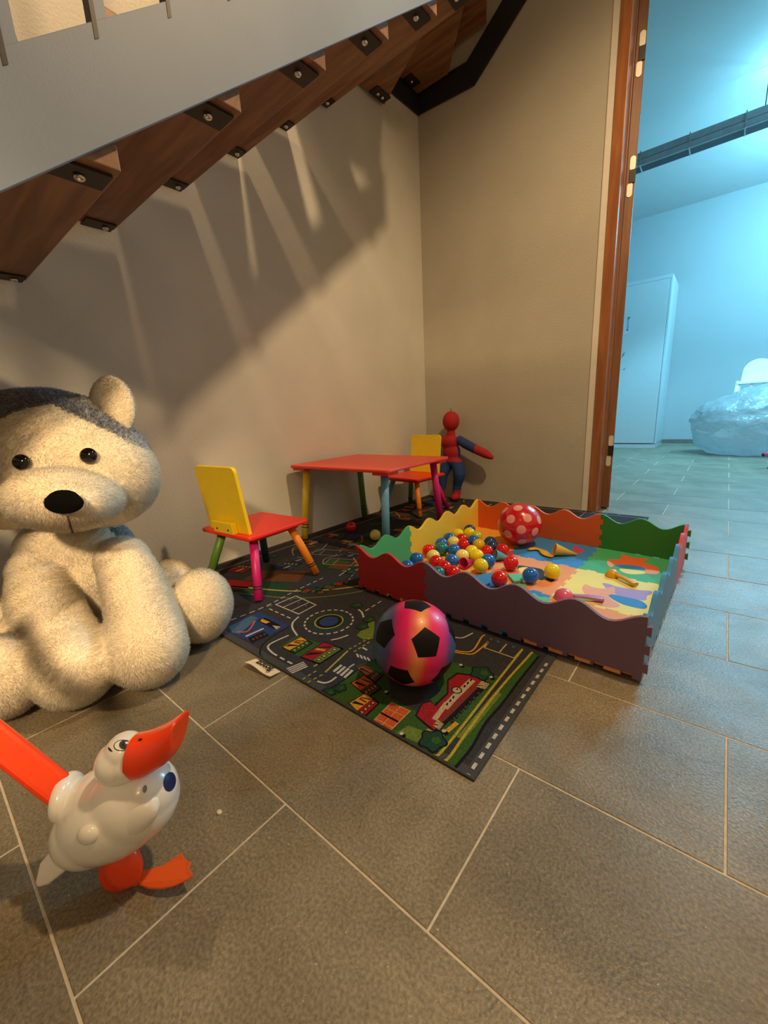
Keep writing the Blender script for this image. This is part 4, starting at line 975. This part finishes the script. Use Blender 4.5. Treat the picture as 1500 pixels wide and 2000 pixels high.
def translucent(m, f=.4):
    nt = m.node_tree; b = nt.nodes['Principled BSDF']; o = nt.nodes['Material Output']; t = nt.nodes.new('ShaderNodeBsdfTranslucent'); x = nt.nodes.new('ShaderNodeMixShader')
    nt.links.new(b.inputs['Base Color'].links[0].from_socket, t.inputs['Color']); x.inputs[0].default_value = f
    nt.links.new(b.outputs[0], x.inputs[1]); nt.links.new(t.outputs[0], x.inputs[2]); nt.links.new(x.outputs[0], o.inputs['Surface']); return m
FURC = mat('fur_cream', (.97, .91, .78), .9, .02, 30, sheen=.2)
FURG = mat('fur_grey', (.80, .85, .92), .9, scale=110, col2=(.12, .13, .15))
translucent(FURC, .3); translucent(FURG, .3)
# ears
def ear(c, rx, ry, rz, a, name='ear'):
    me = soft([(c, (rx, ry, rz), tilt(a))], .006, 2)
    return place_mesh(me, name, [CREAMB, GREYB], dog)
k_ = 1.15/F
ear1 = ear(A(220, 795, 1.15), 43*k_, 62*k_, 16*k_, 12); ear2 = ear(A(-52, 815, 1.12), 43*k_, 60*k_, 16*k_, -16)
fur([(dogm, ORG[dogo.name])], 430000, .0095, .00075, dog, 'cream_fur', FURC, lambda P: ~is_grey(P), 1)
fur([(dogm, ORG[dogo.name])], 430000, .0105, .0009, dog, 'grey_fur', FURG, is_grey, 2)
for e_, sd in ((ear1, 3), (ear2, 4)): 
    f_ = fur([(e_.data, ORG[e_.name])], 16000, .0055, .0008, e_, 'ear_fur', FURC, lambda P: np.ones(len(P), bool), sd, .2)
BLK = mat('eye_black', (.004, .003, .003), .08, spec=.5)
def surf(x, y, me, og):
    """where the sight ray through a point first meets the animal's surface"""
    from mathutils.bvhtree import BVHTree
    global _bvh
    if '_bvh' not in globals(): _bvh = BVHTree.FromPolygons([v.co+og for v in me.vertices], [p.vertices for p in me.polygons])
    h = _bvh.ray_cast(CAM, ray(x, y).normalized()); return h[0], h[1]
for ex, ey in ((47, 903), (175, 893)):
    p, n_ = surf(ex, ey, dogm, ORG[dogo.name]); k2 = (p-CAM).dot(FW)/F
    MB().ell(p+n_*.010, (16*k2, 15.5*k2, 11*k2), CB, nu=24, nv=16).build('eye', BLK, dog)
p, n_ = surf(127, 983, dogm, ORG[dogo.name]); k2 = (p-CAM).dot(FW)/F
nose = soft([(p+n_*.009, (39*k2, 22*k2, 14*k2), CB), (p+n_*.009+UP*.010, (31*k2, 17*k2, 12*k2), CB)], .004, 3)
place_mesh(nose, 'nose', [mat('nose_fabric', (.003, .003, .003), .95, spec=.08)], dog)
mp_ = [surf(x, y, dogm, ORG[dogo.name]) for x, y in ((134, 1003), (136, 1012), (138, 1020), (141, 1030), (139, 1036))]
MB().tube([q[0]+q[1]*.012 for q in mp_], .0022, 8).build('mouth_stitch', mat('stitch_brown', (.06, .025, .015), .9), dog)
# ---------------------------------------------------------------- fabric doll in the corner
dl_ = tag(empty('fabric_doll', (.30, -.10, RZ)), 'soft red and blue fabric doll standing in the corner behind the table', 'doll')
def D(x, z, y=-.085): return Vector((x, y, z))
DE = [(D(.272, .585, -.085), (.062, .058, .072)), (D(.272, .50), (.03, .03, .04)), (D(.262, .435), (.078, .05, .055)), (D(.275, .36), (.068, .048, .075)), (D(.285, .295), (.066, .05, .05))]
DTB = [([D(.325, .46), D(.385, .425), D(.47, .385), D(.55, .352), D(.600, .325)], [.030, .034, .032, .030, .012]),
       ([D(.205, .46), D(.13, .42, -.10), D(.075, .36, -.12), D(.045, .33, -.13)], [.030, .032, .028, .016]),
       ([D(.318, .285), D(.345, .20, -.10), D(.325, .12, -.095), D(.318, .045, -.10)], [.046, .044, .032, .030]),
       ([D(.250, .285), D(.215, .20, -.12), D(.215, .12, -.13), D(.205, .045, -.14)], [.046, .042, .032, .030])]
DE += [(D(.325, .035, -.125), (.030, .050, .026)), (D(.20, .035, -.165), (.030, .050, .026))]
DF = mat('doll_red', (.42, .012, .02), .8, .05, 60, bump=.2, bscale=300); DBL = mat('doll_blue', (.015, .05, .20), .8, .05, 60, bump=.2, bscale=300)
dm = soft(DE, .007, 4, [(catmull(a, 3), list(np.interp(np.linspace(0, len(b)-1, (len(b)-1)*3+1), range(len(b)), b))) for a, b in DTB])
do = place_mesh(dm, 'body', [DF, DBL], dl_)
og = np.array(ORG[do.name])
mi = []
for p in dm.polygons:
    c = np.array(p.center)+og; blue = 0
    if .085 < c[2] < .295: blue = 1
    if c[0] > .335 and c[2] > .32 and c[0] < .47 and c[2] < .505-.36*(c[0]-.28): blue = 1
    if c[0] < .19 and c[0] > .11 and c[2] > .3 and c[2] < .46: blue = 1
    mi.append(blue)
dm.polygons.foreach_set('material_index', mi)
MB().tube(catmull([D(.272, .650), D(.268, .668), D(.276, .672), D(.273, .652)], 4), .0015, 6).build('hanging_loop', mat('loop_thread', (.1, .02, .02), .8), dl_)
# ---------------------------------------------------------------- push-along bird toy
bt_ = tag(empty('push_toy_bird', (1.2, -2.62, 0)), 'white plastic push-along goose toy with orange beak and handle, bottom left', 'toy')
GW = mat('glossy_white', (.80, .78, .74), .22, .01, coat=.5); OR = mat('glossy_orange', (.90, .055, .004), .28, .02, coat=.1); ORM = mat('matte_orange', (.80, .11, .012), .5, .02)
NAVY = mat('print_navy', (.012, .018, .10), .3); INKB = mat('print_black', (.01, .01, .012), .35)
def es(L): return [(A(x, y, d), (rx*d/F, ry*d/F, rz*d/F), tilt(a)) for x, y, d, rx, ry, rz, a in L]
body = soft(es([(228, 1588, .590, 112, 78, 76, 24), (262, 1562, .590, 84, 78, 74, 20), (190, 1612, .595, 80, 66, 70, 20), (285, 1545, .585, 58, 60, 58, 20), (205, 1560, .600, 74, 60, 60, 20), (158, 1566, .598, 42, 46, 46, 0), (146, 1560, .595, 34, 38, 38, 0), (235, 1520, .595, 42, 30, 40, 0)]), .0032, 10)
place_mesh(body, 'body', [GW], bt_)
wing = soft(es([(238, 1608, .552, 78, 36, 20, 27), (205, 1630, .550, 56, 30, 16, 20), (178, 1643, .546, 38, 22, 15, 8), (272, 1586, .557, 46, 30, 16, 36)]), .0026, 8)
place_mesh(wing, 'wing', [GW], bt_)
MB().ell(A(172, 1630, .535), (21*.535/F, 19*.535/F, .008), tilt(0), nu=24, nv=14).build('wing_knob', GW, bt_)
# collar ring round the handle socket
hd0, hd1 = A(125, 1549, .592), A(-170, 1316, .560)
dv_ = (hd1-hd0).normalized()
Mh = frame(hd0-dv_*.008, UP, dv_)
MB().lathe([(.020, -.010), (.029, -.008), (.0320, -.003), (.0328, .003), (.0310, .009), (.027, .0115), (.022, .011), (.018, .004)], Mh, 32).build('collar', GW, bt_)
prf = [(math.copysign(abs(math.cos(2*PI*k/24+PI/4))**.38, math.cos(2*PI*k/24+PI/4)), math.copysign(abs(math.sin(2*PI*k/24+PI/4))**.45, math.sin(2*PI*k/24+PI/4))) for k in range(24)]
prf = [(a, b) for a, b in rrect(1.9, 1.9, .42, 3)]
MB().tube([hd0+dv_*.004, hd0.lerp(hd1, .5), hd1, hd1+dv_*.20], [.0205, .0203, .0200, .020], len(prf), prof=prf, sm=False, up_=UP*.8+FW*.5).build('handle', OR, bt_)
head = soft(es([(232, 1488, .565, 42, 42, 40, 0), (245, 1465, .565, 36, 34, 36, 0), (228, 1500, .572, 36, 28, 34, 0), (252, 1490, .562, 30, 34, 34, 0)]), .0024, 10)
ho = place_mesh(head, 'head', [GW], bt_)
# beak: curved broad bill
bk = []
PT = [(260, 1435, 1508, 34), (272, 1433, 1517, 35), (290, 1428, 1513, 35), (311, 1419, 1501, 36), (329, 1409, 1489, 38), (342, 1400, 1478, 39), (349, 1397, 1468, 38), (352, 1404, 1460, 33)]
bkm = MB(); n = 28; vs = []
UB = (UP*.985 + RT*.10).normalized()
for i, (x, y0, y1, ww) in enumerate(PT):
    c = A(x, (y0+y1)/2, .560); hh = (y1-y0)/2; lift = .003*max(0, i-3)
    for k in range(n):
        a = 2*PI*k/n; ca_, sa = math.cos(a), math.sin(a)
        vs.append(c + UB*(math.copysign(abs(sa)**.8, sa)*hh*.560/F + (lift*ca_**2 if i > 3 else 0)) + FW*(math.copysign(abs(ca_)**.8, ca_)*ww*.560/F*.95))
fs = [(i*n+k, i*n+(k+1) % n, (i+1)*n+(k+1) % n, (i+1)*n+k) for i in range(len(PT)-1) for k in range(n)]
bkm.add(vs, fs, 0, True); bkm.f.append([(len(PT)-1)*n+k for k in range(n)]); bkm.m.append(0); bkm.s.append(False)
bko = bkm.build('beak', OR, bt_, bevel=.003, seg=3)
def on(me, og_, x, y):
    from mathutils.bvhtree import BVHTree
    b_ = BVHTree.FromPolygons([v.co+og_ for v in me.vertices], [p.vertices for p in me.polygons]); h = b_.ray_cast(CAM, ray(x, y).normalized()); return h[0], h[1]
def print_shape(me, og_, pix, m, name, lift=.0005):
    """flat print wrapped on a surface"""
    from mathutils.bvhtree import BVHTree
    b_ = BVHTree.FromPolygons([v.co+og_ for v in me.vertices], [p.vertices for p in me.polygons])
    cx, cy = sum(p[0] for p in pix)/len(pix), sum(p[1] for p in pix)/len(pix); vs = []
    def hit(x, y):
        h = b_.ray_cast(CAM, ray(x, y).normalized()); 
        return (h[0]+h[1]*lift) if h[0] else None
    c = hit(cx, cy)
    R1 = [hit(cx+(x-cx)*.5, cy+(y-cy)*.5) for x, y in pix]; R2_ = [hit(x, y) for x, y in pix]
    if c is None or any(q is None for q in R1): return
    R2_ = [q if q is not None else R1[i] for i, q in enumerate(R2_)]
    n = len(pix); mb = MB(); mb.add([c]+R1+R2_, [(0, 1+i, 1+(i+1) % n) for i in range(n)]+[(1+i, 1+n+i, 1+n+(i+1) % n, 1+(i+1) % n) for i in range(n)], 0, True)
    return mb.build(name, m, bt_)
def el(cx, cy, rx, ry, a=0, n=24): a = math.radians(a); return [(cx+rx*math.cos(t)*math.cos(a)-ry*math.sin(t)*math.sin(a), cy+rx*math.cos(t)*math.sin(a)+ry*math.sin(t)*math.cos(a)) for t in [2*PI*i/n for i in range(n)]]
og_ = ORG[ho.name]
print_shape(head, og_, el(239, 1456, 17, 11, -8), INKB, 'eye_outline', .0005); print_shape(head, og_, el(239, 1456, 15, 9.3, -8), GW, 'eye_white', .0009)
print_shape(head, og_, el(244, 1455, 11, 9, -8), mat('iris_grey', (.06, .07, .11), .2), 'iris', .0013); print_shape(head, og_, el(244, 1455, 6, 6), INKB, 'pupil', .0017); print_shape(head, og_, el(247, 1452, 2.5, 2), GW, 'eye_glint', .0021)
print_shape(head, og_, [(212, 1459), (215, 1461), (221, 1468), (217, 1468), (212, 1464)], INKB, 'brow_mark', .0006)
print_shape(bko.data, ORG[bko.name], el(274, 1445, 4.5, 2.4, -15, 12), INKB, 'nostril', .0004)
print_shape(body, ORG['body'] if False else ORG[bt_.name], el(331, 1527, 12, 19, 8), NAVY, 'navy_spot', .0006)
print_shape(body, ORG[bt_.name], el(283, 1541, 4, 8, 8, 14), mat('hole_grey', (.22, .20, .17), .6), 'screw_hole', .0005)
# tail
tl_ = [A(x, y, .602) for x, y in ((118, 1640), (150, 1668), (145, 1684), (110, 1712), (88, 1718), (84, 1706), (92, 1672))]
mb = MB(); nn = len(tl_); th = FW*.016
mb.add([p-th for p in tl_]+[p+th for p in tl_], [tuple(range(nn)), tuple(range(2*nn-1, nn-1, -1))]+[(i, i+nn, (i+1) % nn+nn, (i+1) % nn) for i in range(nn)])
mb.build('tail', GW, bt_, bevel=.005, seg=3)
# wheel hub and webbed foot
hub = soft(es([(240, 1692, .590, 38, 43, 22, 12), (228, 1702, .600, 34, 38, 20, 12)]), .0024, 6); place_mesh(hub, 'wheel_hub', [OR], bt_)
fp = [(258, 1716), (270, 1699), (290, 1697), (315, 1690), (338, 1676), (355, 1664), (361, 1678), (374, 1683), (368, 1693), (377, 1708), (366, 1717), (340, 1729), (315, 1735), (290, 1734), (270, 1726)]
mb = MB(); tp_ = []; bp2 = []
for x, y in fp:
    zz = .012 + .018*max(0, (x-280)/100)**1.5; q = fl(x, y, zz); tp_.append(q); bp2.append(q-Vector((0, 0, .0035)))
nn = len(fp); mb.add(tp_+bp2, [tuple(range(nn)), tuple(range(2*nn-1, nn-1, -1))]+[(i, i+nn, (i+1) % nn+nn, (i+1) % nn) for i in range(nn)])
mb.build('webbed_foot', ORM, bt_, bevel=.0008, seg=1)
pa, pb = fl(250, 1712, .022), fl(272, 1716, .014)
MB().tube([pa, pb], [.013, .009], 14).build('foot_joint', OR, bt_)
